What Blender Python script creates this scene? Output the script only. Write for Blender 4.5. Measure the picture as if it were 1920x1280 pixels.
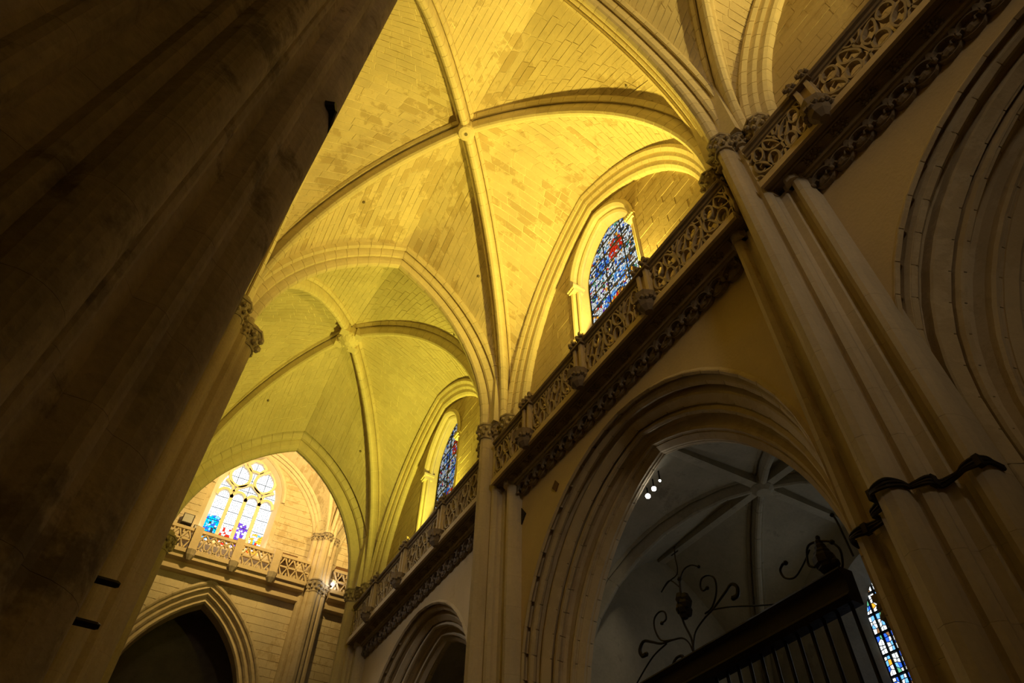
import bpy, bmesh, math, random
import numpy as np
from mathutils import Matrix, Vector
PI = math.pi
sc = bpy.context.scene
C = sc.collection
for o in list(bpy.data.objects): bpy.data.objects.remove(o)
random.seed(7)
ZO = 1.6                     # eye height: design coordinates have z = 0 at the lens

# ------------------------------------------------------------------ camera, world, lights, exposure
cam = bpy.data.cameras.new('camera'); cam.sensor_width = 36.0; cam.lens = 1264.86 * 36.0 / 1920.0
cam.clip_start = 0.05; cam.clip_end = 400
co = bpy.data.objects.new('camera', cam); C.objects.link(co)
Rr, Ru, Rf = (0.86899056, -0.49449404, 0.01819494), (-0.38223237, -0.6474496, 0.65932346), (0.31425122, 0.57990056, 0.75163922)
co.matrix_world = Matrix(((Rr[0], Ru[0], -Rf[0], 0), (Rr[1], Ru[1], -Rf[1], 0), (Rr[2], Ru[2], -Rf[2], ZO), (0, 0, 0, 1)))
sc.camera = co
w = bpy.data.worlds.new('world'); sc.world = w; w.use_nodes = True
w.node_tree.nodes['Background'].inputs[0].default_value = (1.0, 0.9, 0.75, 1)
w.node_tree.nodes['Background'].inputs[1].default_value = 0.002
vs = sc.view_settings; vs.view_transform = 'Standard'; vs.look = 'None'; vs.gamma = 1; vs.use_curve_mapping = False
vs.exposure = 0.0
sc.cycles.use_denoising = True
sc.cycles.max_bounces = 8; sc.cycles.diffuse_bounces = 6; sc.cycles.sample_clamp_indirect = 6

def light(name, kind, loc, energy, color, size=0.4, target=None, spot=None, blend=0.5):
    l = bpy.data.lights.new(name, kind); l.energy = energy; l.color = color
    if kind == 'AREA': l.shape = 'DISK'; l.size = size
    else: l.shadow_soft_size = size
    if spot: l.spot_size = math.radians(spot); l.spot_blend = blend
    o = bpy.data.objects.new(name, l); C.objects.link(o); o.location = (loc[0], loc[1], loc[2] + ZO)
    if target is not None:
        d = Vector(target) - Vector(loc); o.rotation_euler = d.to_track_quat('-Z', 'Y').to_euler()
    return o
YELLOW, YELLOW2 = (1.0, 0.735, 0.10), (1.0, 0.85, 0.085)
for nm, y, e, c in (('gallery_uplight', -3.0, 980, (1.0, 0.72, 0.17)), ('gallery_uplight', 8.4, 1480, YELLOW), ('gallery_uplight', 19.9, 1000, YELLOW2)):
    light(nm, 'AREA', (7.76, y, 13.74), e, c, 0.35, (0.3, y, 18.8))
# transept: floodlights on its gallery, daylight of its great window
light('transept_floodlight', 'SPOT', (3.2, 29.2, 25.6), 4700, (1.0, 0.68, 0.22), 0.5, (3.6, 38.5, 24.6), 112, 0.8)
light('transept_floodlight', 'SPOT', (11.0, 30.5, 25.0), 2500, (1.0, 0.67, 0.20), 0.5, (8.6, 38.5, 25.5), 90, 0.8)
light('transept_daylight', 'AREA', (2.5, 37.6, 24.3), 420, (1.0, 0.93, 0.82), 3.0, (2.5, 30, 20))
# daylight of the nave clerestory on the other side of the arcade
light('nave_daylight', 'SPOT', (-13.5, 18.0, 24.0), 2600, (1.0, 0.95, 0.92), 1.5, (7.5, 19.5, 8.5), 34, 0.8)
# added fill light behind the viewer to brighten the piers
light('aisle_fill', 'SPOT', (-0.8, -15.0, 15.0), 3000, (1.0, 0.83, 0.58), 1.5, (4.0, 6, 11.5), 54, 1.0)
# chapel windows and spotlights
light('chapel_daylight', 'AREA', (14.6, 9.3, 7.0), 6, (1.0, 0.87, 0.52), 1.4, (10, 10.3, 9.5))

# ------------------------------------------------------------------ materials
def mat(name, base, var=0.25, scale=0.6, rough=0.9, island=0.0, stain=None, stain_amt=0.0, bump=0.25, fine=14.0, streak=0.0, dirt=None):
    m = bpy.data.materials.new(name); m.use_nodes = True; nt = m.node_tree; N = nt.nodes; L = nt.links
    b = N['Principled BSDF']; b.inputs['Roughness'].default_value = rough
    b.inputs['Specular IOR Level'].default_value = 0.15
    g = N.new('ShaderNodeNewGeometry')
    mp = N.new('ShaderNodeMapping'); L.new(g.outputs['Position'], mp.inputs['Vector'])
    mp.inputs['Scale'].default_value = (1, 1, 1.0 - 0.85 * streak)
    n1 = N.new('ShaderNodeTexNoise'); n1.inputs['Scale'].default_value = scale; n1.inputs['Detail'].default_value = 6; n1.inputs['Roughness'].default_value = 0.65
    n2 = N.new('ShaderNodeTexNoise'); n2.inputs['Scale'].default_value = fine; n2.inputs['Detail'].default_value = 4
    L.new(mp.outputs[0], n1.inputs['Vector']); L.new(g.outputs['Position'], n2.inputs['Vector'])
    def math_(op, a, c, v=None):
        x = N.new('ShaderNodeMath'); x.operation = op
        for i, s in enumerate((a, c)):
            if isinstance(s, (int, float)): x.inputs[i].default_value = s
            else: L.new(s, x.inputs[i])
        return x.outputs[0]
    f = math_('MULTIPLY', math_('SUBTRACT', n1.outputs[0], 0.5), var * 2.4)
    f = math_('ADD', f, math_('MULTIPLY', math_('SUBTRACT', n2.outputs[0], 0.5), var * 0.7))
    if island: f = math_('ADD', f, math_('MULTIPLY', math_('SUBTRACT', g.outputs['Random Per Island'], 0.5), island))
    f = math_('ADD', f, 1.0)
    mix = N.new('ShaderNodeMix'); mix.data_type = 'RGBA'; mix.blend_type = 'MULTIPLY'; mix.inputs[0].default_value = 1.0
    mix.inputs[6].default_value = (*base, 1)
    cmb = N.new('ShaderNodeCombineColor'); [L.new(f, cmb.inputs[i]) for i in range(3)]
    L.new(cmb.outputs[0], mix.inputs[7])
    out = mix.outputs[2]
    if stain:
        n3 = N.new('ShaderNodeTexNoise'); n3.inputs['Scale'].default_value = 0.45; n3.inputs['Detail'].default_value = 3
        L.new(g.outputs['Position'], n3.inputs['Vector'])
        n4 = N.new('ShaderNodeTexNoise'); n4.inputs['Scale'].default_value = 2.3; n4.inputs['Detail'].default_value = 5; n4.inputs['Roughness'].default_value = 0.7
        L.new(g.outputs['Position'], n4.inputs['Vector'])
        s = math_('ADD', math_('MULTIPLY', n3.outputs[0], 0.9), math_('MULTIPLY', n4.outputs[0], 1.0))
        s = math_('ADD', s, math_('MULTIPLY', g.outputs['Random Per Island'], 0.34 if island else 0.0))
        r = N.new('ShaderNodeMapRange'); r.inputs[1].default_value = 1.13 + (0.02 if island else -0.04); r.inputs[2].default_value = 1.21 + (0.02 if island else 0.0); r.inputs[3].default_value = 0; r.inputs[4].default_value = stain_amt
        L.new(s, r.inputs[0])
        mx = N.new('ShaderNodeMix'); mx.data_type = 'RGBA'; L.new(r.outputs[0], mx.inputs[0]); L.new(out, mx.inputs[6]); mx.inputs[7].default_value = (*stain, 1)
        out = mx.outputs[2]
    L.new(out, b.inputs['Base Color'])
    if bump:
        bp = N.new('ShaderNodeBump'); bp.inputs['Strength'].default_value = bump; bp.inputs['Distance'].default_value = 0.03
        L.new(n2.outputs[0], bp.inputs['Height']); L.new(bp.outputs[0], b.inputs['Normal'])
    return m
M = {}
M['vault'] = mat('vault_stone', (0.68, 0.58, 0.42), 0.20, 0.9, island=0.16, stain=(0.46, 0.36, 0.22), stain_amt=0.75)
M['vault_clean'] = mat('clean_vault_stone', (0.66, 0.57, 0.42), 0.22, 0.7, island=0.12, stain=(0.50, 0.41, 0.27), stain_amt=0.35)
M['vault_mortar'] = mat('vault_mortar', (0.86, 0.78, 0.62), 0.6, 1.3)
M['rib'] = mat('rib_stone', (0.68, 0.59, 0.43), 0.22, 1.4, island=0.12)
M['rib_mortar'] = mat('rib_mortar', (0.82, 0.74, 0.58), 0.1)
M['ashlar'] = mat('ashlar_stone', (0.62, 0.52, 0.36), 0.20, 0.9, island=0.20, stain=(0.42, 0.31, 0.17), stain_amt=0.6)
M['ashlar_smooth'] = mat('dressed_stone', (0.60, 0.49, 0.33), 0.16, 0.7, island=0.07, stain=(0.42, 0.31, 0.17), stain_amt=0.35)
M['plaster'] = mat('plaster', (0.60, 0.47, 0.29), 0.16, 0.5, stain=(0.46, 0.33, 0.18), stain_amt=0.35)
M['pier'] = mat('pier_stone', (0.55, 0.46, 0.34), 0.30, 1.1, island=0.05, streak=0.7)
M['pier_dirty_dim'] = mat('dirty_dim_pier_stone', (0.42, 0.34, 0.24), 0.35, 1.1, streak=0.7)  # grimy brown, also darkened to offset bounce light on the arcade piers
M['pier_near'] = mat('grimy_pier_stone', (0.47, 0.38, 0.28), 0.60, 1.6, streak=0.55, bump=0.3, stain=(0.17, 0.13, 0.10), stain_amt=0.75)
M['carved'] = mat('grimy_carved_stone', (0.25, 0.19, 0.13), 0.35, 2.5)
M['tracery'] = mat('tracery_stone', (0.44, 0.35, 0.23), 0.35, 2.5)
M['ledge'] = mat('ledge_stone', (0.58, 0.46, 0.30), 0.2, 2.0)
M['capital'] = mat('capital_stone', (0.40, 0.33, 0.24), 0.4, 4.0)
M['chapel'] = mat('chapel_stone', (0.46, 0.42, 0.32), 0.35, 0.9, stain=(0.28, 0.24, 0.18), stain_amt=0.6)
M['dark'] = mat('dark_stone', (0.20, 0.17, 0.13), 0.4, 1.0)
M['floor'] = mat('floor_marble', (0.22, 0.20, 0.17), 0.2, 1.0, rough=0.35)
M['iron'] = mat('black_iron', (0.02, 0.015, 0.011), 0.3, 6.0, rough=0.55)
M['cable'] = mat('dark_cable', (0.035, 0.026, 0.018), 0.3, 8.0, rough=0.7)
M['rust'] = mat('brown_case', (0.16, 0.08, 0.035), 0.2, 3.0, rough=0.6)
M['grey'] = mat('grey_case', (0.42, 0.40, 0.34), 0.1, 3.0, rough=0.6)
M['lead'] = mat('lead', (0.02, 0.02, 0.022), 0.2, 5.0, rough=0.6)
def glow(name, col, s):
    m = bpy.data.materials.new(name); m.use_nodes = True; N = m.node_tree.nodes; N.clear()
    e = N.new('ShaderNodeEmission'); e.inputs[0].default_value = (*col, 1); e.inputs[1].default_value = s
    o = N.new('ShaderNodeOutputMaterial'); m.node_tree.links.new(e.outputs[0], o.inputs[0]); return m
GL = dict(white=(0.95, 1.0, 1.0), pale=(0.75, 0.82, 0.80), blue=(0.03, 0.13, 0.75), sky=(0.16, 0.48, 1.0), red=(0.85, 0.03, 0.01), amber=(1.0, 0.42, 0.03), green=(0.10, 0.40, 0.22), violet=(0.16, 0.06, 0.55), dark=(0.03, 0.04, 0.05), brown=(0.25, 0.12, 0.05), cyan=(0.0, 0.42, 0.75))
GM = {}
def glass(k, s):
    key = (k, s)
    if key not in GM: GM[key] = glow('glass_%s_%d' % (k, int(s * 100)), GL[k], s)
    return GM[key]
M['lamp'] = glow('lamp_face', (1.0, 0.98, 0.92), 60)

# ------------------------------------------------------------------ builders
WL = {}                                       # world location of each object made
def mk(name, V, F, mats, parent=None, fm=None, smooth=False, kind=None, label=None, cat=None, group=None):
    V = np.asarray(V, float).reshape(-1, 3) + (0, 0, ZO)
    if not isinstance(mats, (list, tuple)): mats = [mats]
    lo, hi = V.min(0), V.max(0); org = np.array([(lo[0] + hi[0]) / 2, (lo[1] + hi[1]) / 2, lo[2]])
    me = bpy.data.meshes.new(name); me.from_pydata((V - org).tolist(), [], [list(map(int, f)) for f in F])
    for m in mats: me.materials.append(m)
    if fm is not None: me.polygons.foreach_set('material_index', np.asarray(fm, np.int32))
    if smooth: me.polygons.foreach_set('use_smooth', [True] * len(me.polygons))
    o = bpy.data.objects.new(name, me); C.objects.link(o); WL[o.name] = org
    place(o, org, parent); tag(o, kind, label, cat, group); return o
def place(o, org, parent):
    if parent is not None: o.parent = parent; o.location = org - WL[parent.name]
    else: o.location = org
    WL[o.name] = np.asarray(org, float)
def tag(o, kind=None, label=None, cat=None, group=None):
    if kind: o['kind'] = kind
    if label: o['label'] = label
    if cat: o['category'] = cat
    if group: o['group'] = group
    return o
def root(name, loc, label=None, cat=None, kind=None, group=None):
    o = bpy.data.objects.new(name, None); C.objects.link(o); o.empty_display_size = 0.3
    place(o, np.array(loc, float) + (0, 0, ZO), None); return tag(o, kind, label, cat, group)
def copy(o, delta, parent=None):
    c = o.copy(); C.objects.link(c)
    for k in ('label', 'category', 'group'):
        if k in c and parent is not None: del c[k]
    place(c, WL[o.name] + np.asarray(delta, float), parent); return c
def copy_tree(o, delta, parent=None):
    c = copy(o, delta, parent)
    for ch in list(o.children): copy_tree(ch, delta, c)
    return c
class MB:                                      # collects simple shapes into one mesh
    def __init__(s): s.V = []; s.F = []; s.fm = []
    def add(s, V, F, k=0):
        n = len(s.V); s.V += [tuple(v) for v in V]; s.F += [[i + n for i in f] for f in F]; s.fm += [k] * len(F); return s
    def box(s, lo, hi, k=0):
        (a, b, c), (d, e, f) = lo, hi
        return s.add([(a, b, c), (d, b, c), (d, e, c), (a, e, c), (a, b, f), (d, b, f), (d, e, f), (a, e, f)],
                     [(0, 3, 2, 1), (4, 5, 6, 7), (0, 1, 5, 4), (1, 2, 6, 5), (2, 3, 7, 6), (3, 0, 4, 7)], k)
    def tube(s, pts, r, n=6, k=0):
        pts = [np.asarray(p, float) for p in pts]; m = len(pts)
        rs = r if isinstance(r, (list, tuple, np.ndarray)) else [r] * m
        V = []; prev = None
        for i, p in enumerate(pts):
            t = pts[min(i + 1, m - 1)] - pts[max(i - 1, 0)]; t = t / (np.linalg.norm(t) + 1e-9)
            if prev is None: a = np.cross(t, (0, 0, 1)) if abs(t[2]) < 0.9 else np.cross(t, (1, 0, 0))
            else: a = prev - t * (prev @ t)
            a = a / (np.linalg.norm(a) + 1e-9); prev = a; b = np.cross(t, a)
            for j in range(n):
                q = 2 * PI * j / n; V.append(p + rs[i] * (math.cos(q) * a + math.sin(q) * b))
        F = [(i * n + j, i * n + (j + 1) % n, (i + 1) * n + (j + 1) % n, (i + 1) * n + j) for i in range(m - 1) for j in range(n)]
        F += [tuple(range(n))[::-1], tuple((m - 1) * n + j for j in range(n))]
        return s.add(V, F, k)
    def ribbon(s, pts, wd, d0, d1, fr, closed=False, k=0):   # flat bar: pts in a plane; fr maps (u, v, depth) -> xyz
        pts = np.asarray(pts, float); m = len(pts)
        L_, R_ = [], []
        for i in range(m):
            a = pts[(i - 1) % m] if (closed or i) else pts[i]; b = pts[(i + 1) % m] if (closed or i < m - 1) else pts[i]
            t = b - a; t = t / (np.linalg.norm(t) + 1e-9); nrm = np.array([-t[1], t[0]])
            L_.append(pts[i] + nrm * wd / 2); R_.append(pts[i] - nrm * wd / 2)
        V = []
        for i in range(m): V += [fr(*L_[i], d0), fr(*R_[i], d0), fr(*R_[i], d1), fr(*L_[i], d1)]
        F = []
        for i in range(m if closed else m - 1):
            a, b = i * 4, ((i + 1) % m) * 4
            for q in range(4): F.append((a + q, a + (q + 1) % 4, b + (q + 1) % 4, b + q))
        if not closed: F += [(3, 2, 1, 0), tuple((m - 1) * 4 + q for q in range(4))]
        return s.add(V, F, k)
    def ball(s, c, r, n=6, k=0, sq=(1, 1, 1)):
        V = []; F = []
        for i in range(1, n // 2 + 1):
            th = PI * i / (n // 2 + 1)
            for j in range(n): ph = 2 * PI * j / n; V.append((c[0] + r * sq[0] * math.sin(th) * math.cos(ph), c[1] + r * sq[1] * math.sin(th) * math.sin(ph), c[2] + r * sq[2] * math.cos(th)))
        m = n // 2
        V += [(c[0], c[1], c[2] + r * sq[2]), (c[0], c[1], c[2] - r * sq[2])]
        for i in range(m - 1):
            for j in range(n): F.append((i * n + j, (i + 1) * n + j, (i + 1) * n + (j + 1) % n, i * n + (j + 1) % n))
        for j in range(n): F.append((m * n, j, (j + 1) % n)); F.append((m * n + 1, (m - 1) * n + (j + 1) % n, (m - 1) * n + j))
        return s.add(V, F, k)
    def build(s, name, mats, parent=None, **kw):
        return mk(name, s.V, s.F, mats, parent, fm=s.fm if isinstance(mats, (list, tuple)) else None, **kw)

# pointed arches: half span a, rise h, u = offset outward from the intrados
def arch_pt(a, h, u, t):                       # right half, t 0 = springing, 1 = apex -> (s, z)
    r = (a * a + h * h) / (2 * a); R = r + u; th = t * math.acos(max(-1, min(1, (r - a) / R)))
    return (a - r) + R * math.cos(th), R * math.sin(th)
def arch_len(a, h):
    r = (a * a + h * h) / (2 * a); return r * math.acos((r - a) / r)
def arch_outline(a, h, u, n):                  # list (s, z) from -a over the apex to +a
    rt = [arch_pt(a, h, u, i / n) for i in range(n + 1)]
    return [(-s, z) for s, z in rt[:-1]] + [(s, z) for s, z in rt[::-1]]
CH0 = 5.3
def chapel_curve(u, t):
    f = u / .86; zs = 1.25 * f; a = 3.83 + .74 * f; h = 5.13 - .50 * f; La = arch_len(a, h); q = t * (zs + La)
    if q < zs: return a, q
    s_, z_ = arch_pt(a, h, 0, (q - zs) / La); return s_, zs + z_
def sweep(org, sd, ad, a, h, prof, t0, t1, steps, side=1, shrink=0.0, t_of=None):
    org, sd, ad = (np.asarray(q, float) for q in (org, sd, ad)); V = []; n = len(prof)
    for i in range(steps + 1):
        t = t0 + (t1 - t0) * i / steps
        for (v, u) in prof:
            s, z = a(u + shrink, t) if callable(a) else arch_pt(a, h, u + shrink, t); V.append(org + sd * (s * side) + ad * (v * (1 - 0.06 * (shrink > 0))) + np.array((0, 0, z)))
    F = [(i * n + j, i * n + j + 1, (i + 1) * n + j + 1, (i + 1) * n + j) for i in range(steps) for j in range(n - 1)]
    F += [tuple(range(n))[::-1], tuple(steps * n + j for j in range(n))]
    return V, F
def rib_half(par, org, sd, ad, a, h, prof, seg, side=1, piece='voussoir', m='rib', mm='rib_mortar', gap=0.016, t0=0.0, t1=1.0):
    L_ = (7.2 if callable(a) else arch_len(a, h)) * (t1 - t0); k = max(3, round(L_ / seg)); g = gap / L_ * (t1 - t0) / 2
    V, F = sweep(org, sd, ad, a, h, prof, t0, t1, k, side, 0.015); mk('mortar_core', V, F, M[mm], par)
    for i in range(k):
        b0, b1 = t0 + (t1 - t0) * i / k + g, t0 + (t1 - t0) * (i + 1) / k - g
        V, F = sweep(org, sd, ad, a, h, prof, b0, b1, 1, side); mk(piece, V, F, M[m], par)
def mirror(half): return half + [(-v, u) for v, u in half[::-1] if abs(v) > 1e-6]
P_TRANS = mirror([(-.52, .72), (-.52, .52), (-.45, .46), (-.40, .58), (-.365, .58), (-.33, .38), (-.28, .27), (-.21, .25), (-.19, .36), (-.155, .36), (-.14, .13), (-.10, .03), (-.04, .0)])
P_DIAG = mirror([(-.30, .56), (-.30, .42), (-.24, .33), (-.195, .34), (-.185, .43), (-.155, .43), (-.14, .15), (-.10, .04), (-.04, .0)])
P_DIAG = [(v, u * 1.2) for v, u in P_DIAG]
P_WALL = [(-.42, .55), (-.42, .46), (-.35, .36), (-.31, .48), (-.28, .48), (-.25, .28), (-.19, .19), (-.15, .32), (-.12, .32), (-.10, .10), (-.04, .02), (.0, .0), (.25, .0), (.25, .55)]

# ------------------------------------------------------------------ plan
YA = [-7.35, 3.70, 14.87, 26.98]               # the bay lines
XW, XL = 8.0, -0.55                            # chapel wall face, aisle face of the arcade
ZS = 14.5                                      # springing of the vaults
MX, TA, TH = 3.19, 3.79, 6.15                  # transverse arches
BAYS = [dict(n=0, y0=YA[0], y1=YA[1], bz=21.5), dict(n=1, y0=YA[1], y1=YA[2], bz=21.45), dict(n=2, y0=YA[2], y1=YA[3], bz=22.5)]
BX = 3.08
WORD = ['nearest', 'middle', 'far']

# floor and the parts of the building behind the arcade
V = MB(); V.box((-19, -20, -1.9), (20, 42, -1.6)); V.build('floor', M['floor'], kind='structure', label='dark worn stone floor of the aisle below the frame', cat='floor')
nv = MB(); nv.box((-19.3, -20, -1.6), (-19, 42, 32)); nv.build('wall_nave', M['dark'], kind='structure', label='dark far wall of the nave behind the arcade piers', cat='wall')
nc = MB(); nc.box((-19.3, -20, 32), (-2.2, 27, 32.3)); nc.build('ceiling', M['dark'], kind='structure', label='dark high ceiling of the nave behind the arcade', cat='ceiling')
bw = MB(); bw.box((-19, -20.3, -1.6), (20, -20, 32)); bw.build('wall_back', M['dark'], kind='structure', label='dark wall closing the aisle behind the viewer', cat='wall')

# ------------------------------------------------------------------ vault webs of single stones
def bulge_loft(D, T, rise):
    def S(t, s):
        d, q = D(t), T(t); p = d * (1 - s) + q * s
        return p + np.array((0, 0, rise * 4 * s * (1 - s) * np.linalg.norm(q - d)))
    return S
def web(S, ctr, course, length, out, quads):
    n = 30; g = [[S(i / n, j / 8) + (0, 0, .007) for j in range(9)] for i in range(n + 1)]     # mortar bed
    b = len(quads['V'])
    for r_ in g: quads['V'] += r_
    for i in range(n):
        for j in range(8): quads['F'].append((b + i * 9 + j, b + i * 9 + j + 1, b + (i + 1) * 9 + j + 1, b + (i + 1) * 9 + j))
    ts = [0.0]; L_ = 0; pts = [S(i / 60, 0.5) for i in range(61)]; acc = [0]
    for i in range(60): acc.append(acc[-1] + np.linalg.norm(pts[i + 1] - pts[i]))
    k = max(6, round(acc[-1] / course)); tt = [np.interp(acc[-1] * i / k, acc, np.linspace(0, 1, 61)) for i in range(k + 1)]
    for i in range(k):
        t0, t1 = tt[i], tt[i + 1]; tm = (t0 + t1) / 2
        ln = np.linalg.norm(S(tm, 1) - S(tm, 0)); hh = max(0.05, acc[-1] / k)
        m = max(1, round(ln / length)); off = random.uniform(-.35, .35)
        cuts = [0.0] + [min(1, max(0, (q + off + random.uniform(-.18, .18)) / m)) for q in range(1, m)] + [1.0]
        gt = 0.011 / hh * (t1 - t0)
        for j in range(m):
            s0, s1 = cuts[j], cuts[j + 1]
            if s1 - s0 < 1e-3: continue
            gs = min(0.2 * (s1 - s0), 0.011 / max(ln, .05))
            c = [S(t0 + gt, s0 + gs), S(t0 + gt, s1 - gs), S(t1 - gt, s1 - gs), S(t1 - gt, s0 + gs)]
            nrm = np.cross(c[1] - c[0], c[3] - c[0]); nl = np.linalg.norm(nrm)
            if nl < 1e-6: continue
            nrm /= nl
            if nrm @ (ctr - c[0]) < 0: nrm = -nrm
            pr = 0.007 + random.uniform(-.005, .006)
            out.append(([p - nrm * 0.01 for p in c] + [p + nrm * pr for p in c],
                        [(4, 5, 6, 7), (0, 1, 5, 4), (1, 2, 6, 5), (2, 3, 7, 6), (3, 0, 4, 7)]))
def lay_stones(par, stones, name, m, limit=295, keep=None):
    stones.sort(key=lambda st: np.linalg.norm(np.mean(st[0][4:], 0)) + (0 if keep is None or keep(np.mean(st[0][4:], 0)) else 50))
    for V, F in stones[:limit]: mk(name, V, F, m, par)
    if len(stones) > limit:
        q = MB()
        for V, F in stones[limit:]: q.add(V, F)
        q.build(name + '_field', m, par, kind='stuff')
def half_at(a, h, z):
    if z <= 0: return a
    r = (a * a + h * h) / (2 * a); return max(-9, (a - r) + math.sqrt(r * r - z * z)) if z < h else -9
def trim(p, p2, c, H):                          # part of the stone p..p2 outside the opening c-H..c+H
    if H < 0 or p2 <= c - H or p >= c + H: return p, p2
    if p < c - H: return p, c - H
    if p2 > c + H: return c + H, p2
    return None
def in_view(p):
    p = np.asarray(p); x, y, z = p @ Rr, p @ Ru, p @ Rf
    return z > 0 and abs(x / z) < 0.78 and abs(y / z) < 0.53

for B in BAYS:
    y0, y1, bz = B['y0'], B['y1'], B['bz']; ym = (y0 + y1) / 2; B['ym'] = ym; k = B['n']
    vault = root('ceiling', (BX, ym, ZS), 'floodlit yellow stone rib vault of the %s aisle bay' % ['nearest, partly cut off at the top right,', 'middle', 'far'][k], 'vault', 'structure')
    boss = np.array((BX, ym, bz))
    Ds = {}
    for sx, xs in ((1, 7.42), (-1, -1.02)):
        for sy, ys in ((-1, y0 + .66), (1, y1 - .66)):
            sp = np.array((xs, ys, ZS)); hd = sp[:2] - boss[:2]; a = np.linalg.norm(hd); sd = np.array((*hd / a, 0)); ad = np.array((-sd[1], sd[0], 0))
            h = bz - ZS
            rib = root('rib', sp); rib.parent = vault; rib.location = sp + (0, 0, ZO) - WL[vault.name]
            rib_half(rib, (boss[0], boss[1], ZS), sd, ad, a, h, P_DIAG, 0.42)
            Ds[(sx, sy)] = (lambda t, a=a, h=h, sd=sd: np.array((boss[0], boss[1], ZS)) + sd * arch_pt(a, h, .56, t)[0] + np.array((0, 0, arch_pt(a, h, .56, t)[1])))
    # boss
    kb = MB()
    if k == 2:
        for q in range(10): kb.ball((BX + .34 * math.cos(q * .628), ym + .34 * math.sin(q * .628), bz - .05), .16, 6)
        kb.tube([(BX, ym, bz + .3), (BX, ym, bz - .05), (BX, ym, bz - .2), (BX, ym, bz - .32)], [.5, .48, .34, .12], 10)
        for sx in (-1, 1):
            for sy in (-1, 1):
                c = np.array((BX + .52 * sx * .62, ym + .52 * sy * .78, bz - .02)); kb.box(c - (.17, .17, .14), c + (.17, .17, .3))
    else: kb.tube([(BX, ym, bz + .35), (BX, ym, bz - .02), (BX, ym, bz - .10), (BX, ym, bz - .13)], [.30, .29, .25, .15], 14)
    bo = kb.build('boss', M['rib'], vault)
    if k < 2:
        hb = MB(); hb.tube([(BX, ym, bz - .12), (BX, ym, bz - .14)], .06, 8); hb.build('hole', M['dark'], bo)
    # webs
    stones = []; bed = dict(V=[], F=[]); ctr = np.array((BX, ym, ZS))
    for sy, ys, v in ((-1, y0, .44), (1, y1, -.44)):
        for sx in (-1, 1):
            T = lambda t, sx=sx, ys=ys, v=v: np.array((MX + sx * arch_pt(TA, TH, .66, t)[0], ys + v, ZS + arch_pt(TA, TH, .66, t)[1]))
            web(bulge_loft(Ds[(sx, sy)], T, .05), ctr, .27, .72, stones, bed)
    wa = (y1 - y0) / 2 - 1.12; B['wa'] = wa
    for sx, xs in ((1, 7.78), (-1, -1.10)):
        for sy in (-1, 1):
            T = lambda t, xs=xs, sy=sy: np.array((xs, ym + sy * arch_pt(wa, 6.35, .50, t)[0], ZS - .2 + arch_pt(wa, 6.35, .50, t)[1]))
            web(bulge_loft(Ds[(sx, sy)], T, .05), ctr, .27, .72, stones, bed)
    mk('mortar_bed', bed['V'], bed['F'], M['vault_mortar'], vault)
    lay_stones(vault, stones, 'vault_stone', M['vault' if k < 2 else 'vault_clean'], 290, in_view)
    for (t_, s_h, sx, sy) in ((.62, .5, 1, 1), (.7, .45, -1, 1), (.55, .55, 1, -1)):
        D = Ds[(sx, sy)]; p = D(t_) * (1 - s_h) + np.array((MX + sx * arch_pt(TA, TH, .66, t_)[0], (y1 - .44) if sy > 0 else (y0 + .44), ZS + arch_pt(TA, TH, .66, t_)[1])) * s_h
        q = MB(); q.ball(p + (0, 0, .10), .055, 6); q.build('rope_hole', M['dark'], vault)
    # wall ribs
    for sx, xs, nm in ((1, 8.0, 'wall_rib'), (-1, -1.35, 'arcade_rib')):
        r_ = root(nm, (xs, ym, ZS)); r_.parent = vault; r_.location = np.array((xs, ym, ZS + ZO)) - WL[vault.name]
        pr = [(v * sx, u) for v, u in P_WALL]
        for s in (1, -1): rib_half(r_, (xs, ym, ZS - .2), (0, 1, 0), (1, 0, 0), wa, 6.35, pr, 0.42, s)

# transverse arches
for i, y in enumerate(YA):
    if i == 0: continue
    tr = root('trim_%d' % i, (MX, y, ZS), ['', 'moulded yellow transverse arch crossing the upper right, nearest of three', 'moulded yellow transverse arch in the middle of the picture', 'deep moulded transverse arch framing the bright end window'][i], 'arch', 'structure')
    pr = P_TRANS if i < 3 else [(v * 1.5, u * 1.75) for v, u in P_TRANS]
    for s in (1, -1): rib_half(tr, (MX, y + (0.25 if i == 3 else 0), ZS), (1, 0, 0), (0, 1, 0), TA, TH, pr, 0.46, s)

# ------------------------------------------------------------------ responds on the chapel wall
RESP = [(8.15, .98), (7.85, .97), (7.72, .94), (7.62, .88), (7.60, .80), (7.64, .73), (7.76, .70), (7.76, .60), (7.66, .55), (7.66, .40), (7.58, .36), (7.50, .38), (7.42, .34), (7.38, .27), (7.42, .20), (7.42, .16), (7.28, .17), (7.16, .15), (7.07, .10), (7.03, .0)]
RESP = RESP + [(x, -y) for x, y in RESP[::-1][1:]]
UPP = [(8.15, .42), (7.58, .40), (7.50, .38), (7.42, .34), (7.38, .27), (7.42, .20), (7.42, .16), (7.28, .17), (7.16, .15), (7.07, .10), (7.03, .0)]
UPP = UPP + [(x, -y) for x, y in UPP[::-1][1:]]
def prism(plan, z0, z1):
    n = len(plan); V = [(x, y, z0) for x, y in plan] + [(x, y, z1) for x, y in plan]
    return V, [(j, (j + 1) % n, n + (j + 1) % n, n + j) for j in range(n)] + [tuple(range(n))[::-1], tuple(range(n, 2 * n))]
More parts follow.
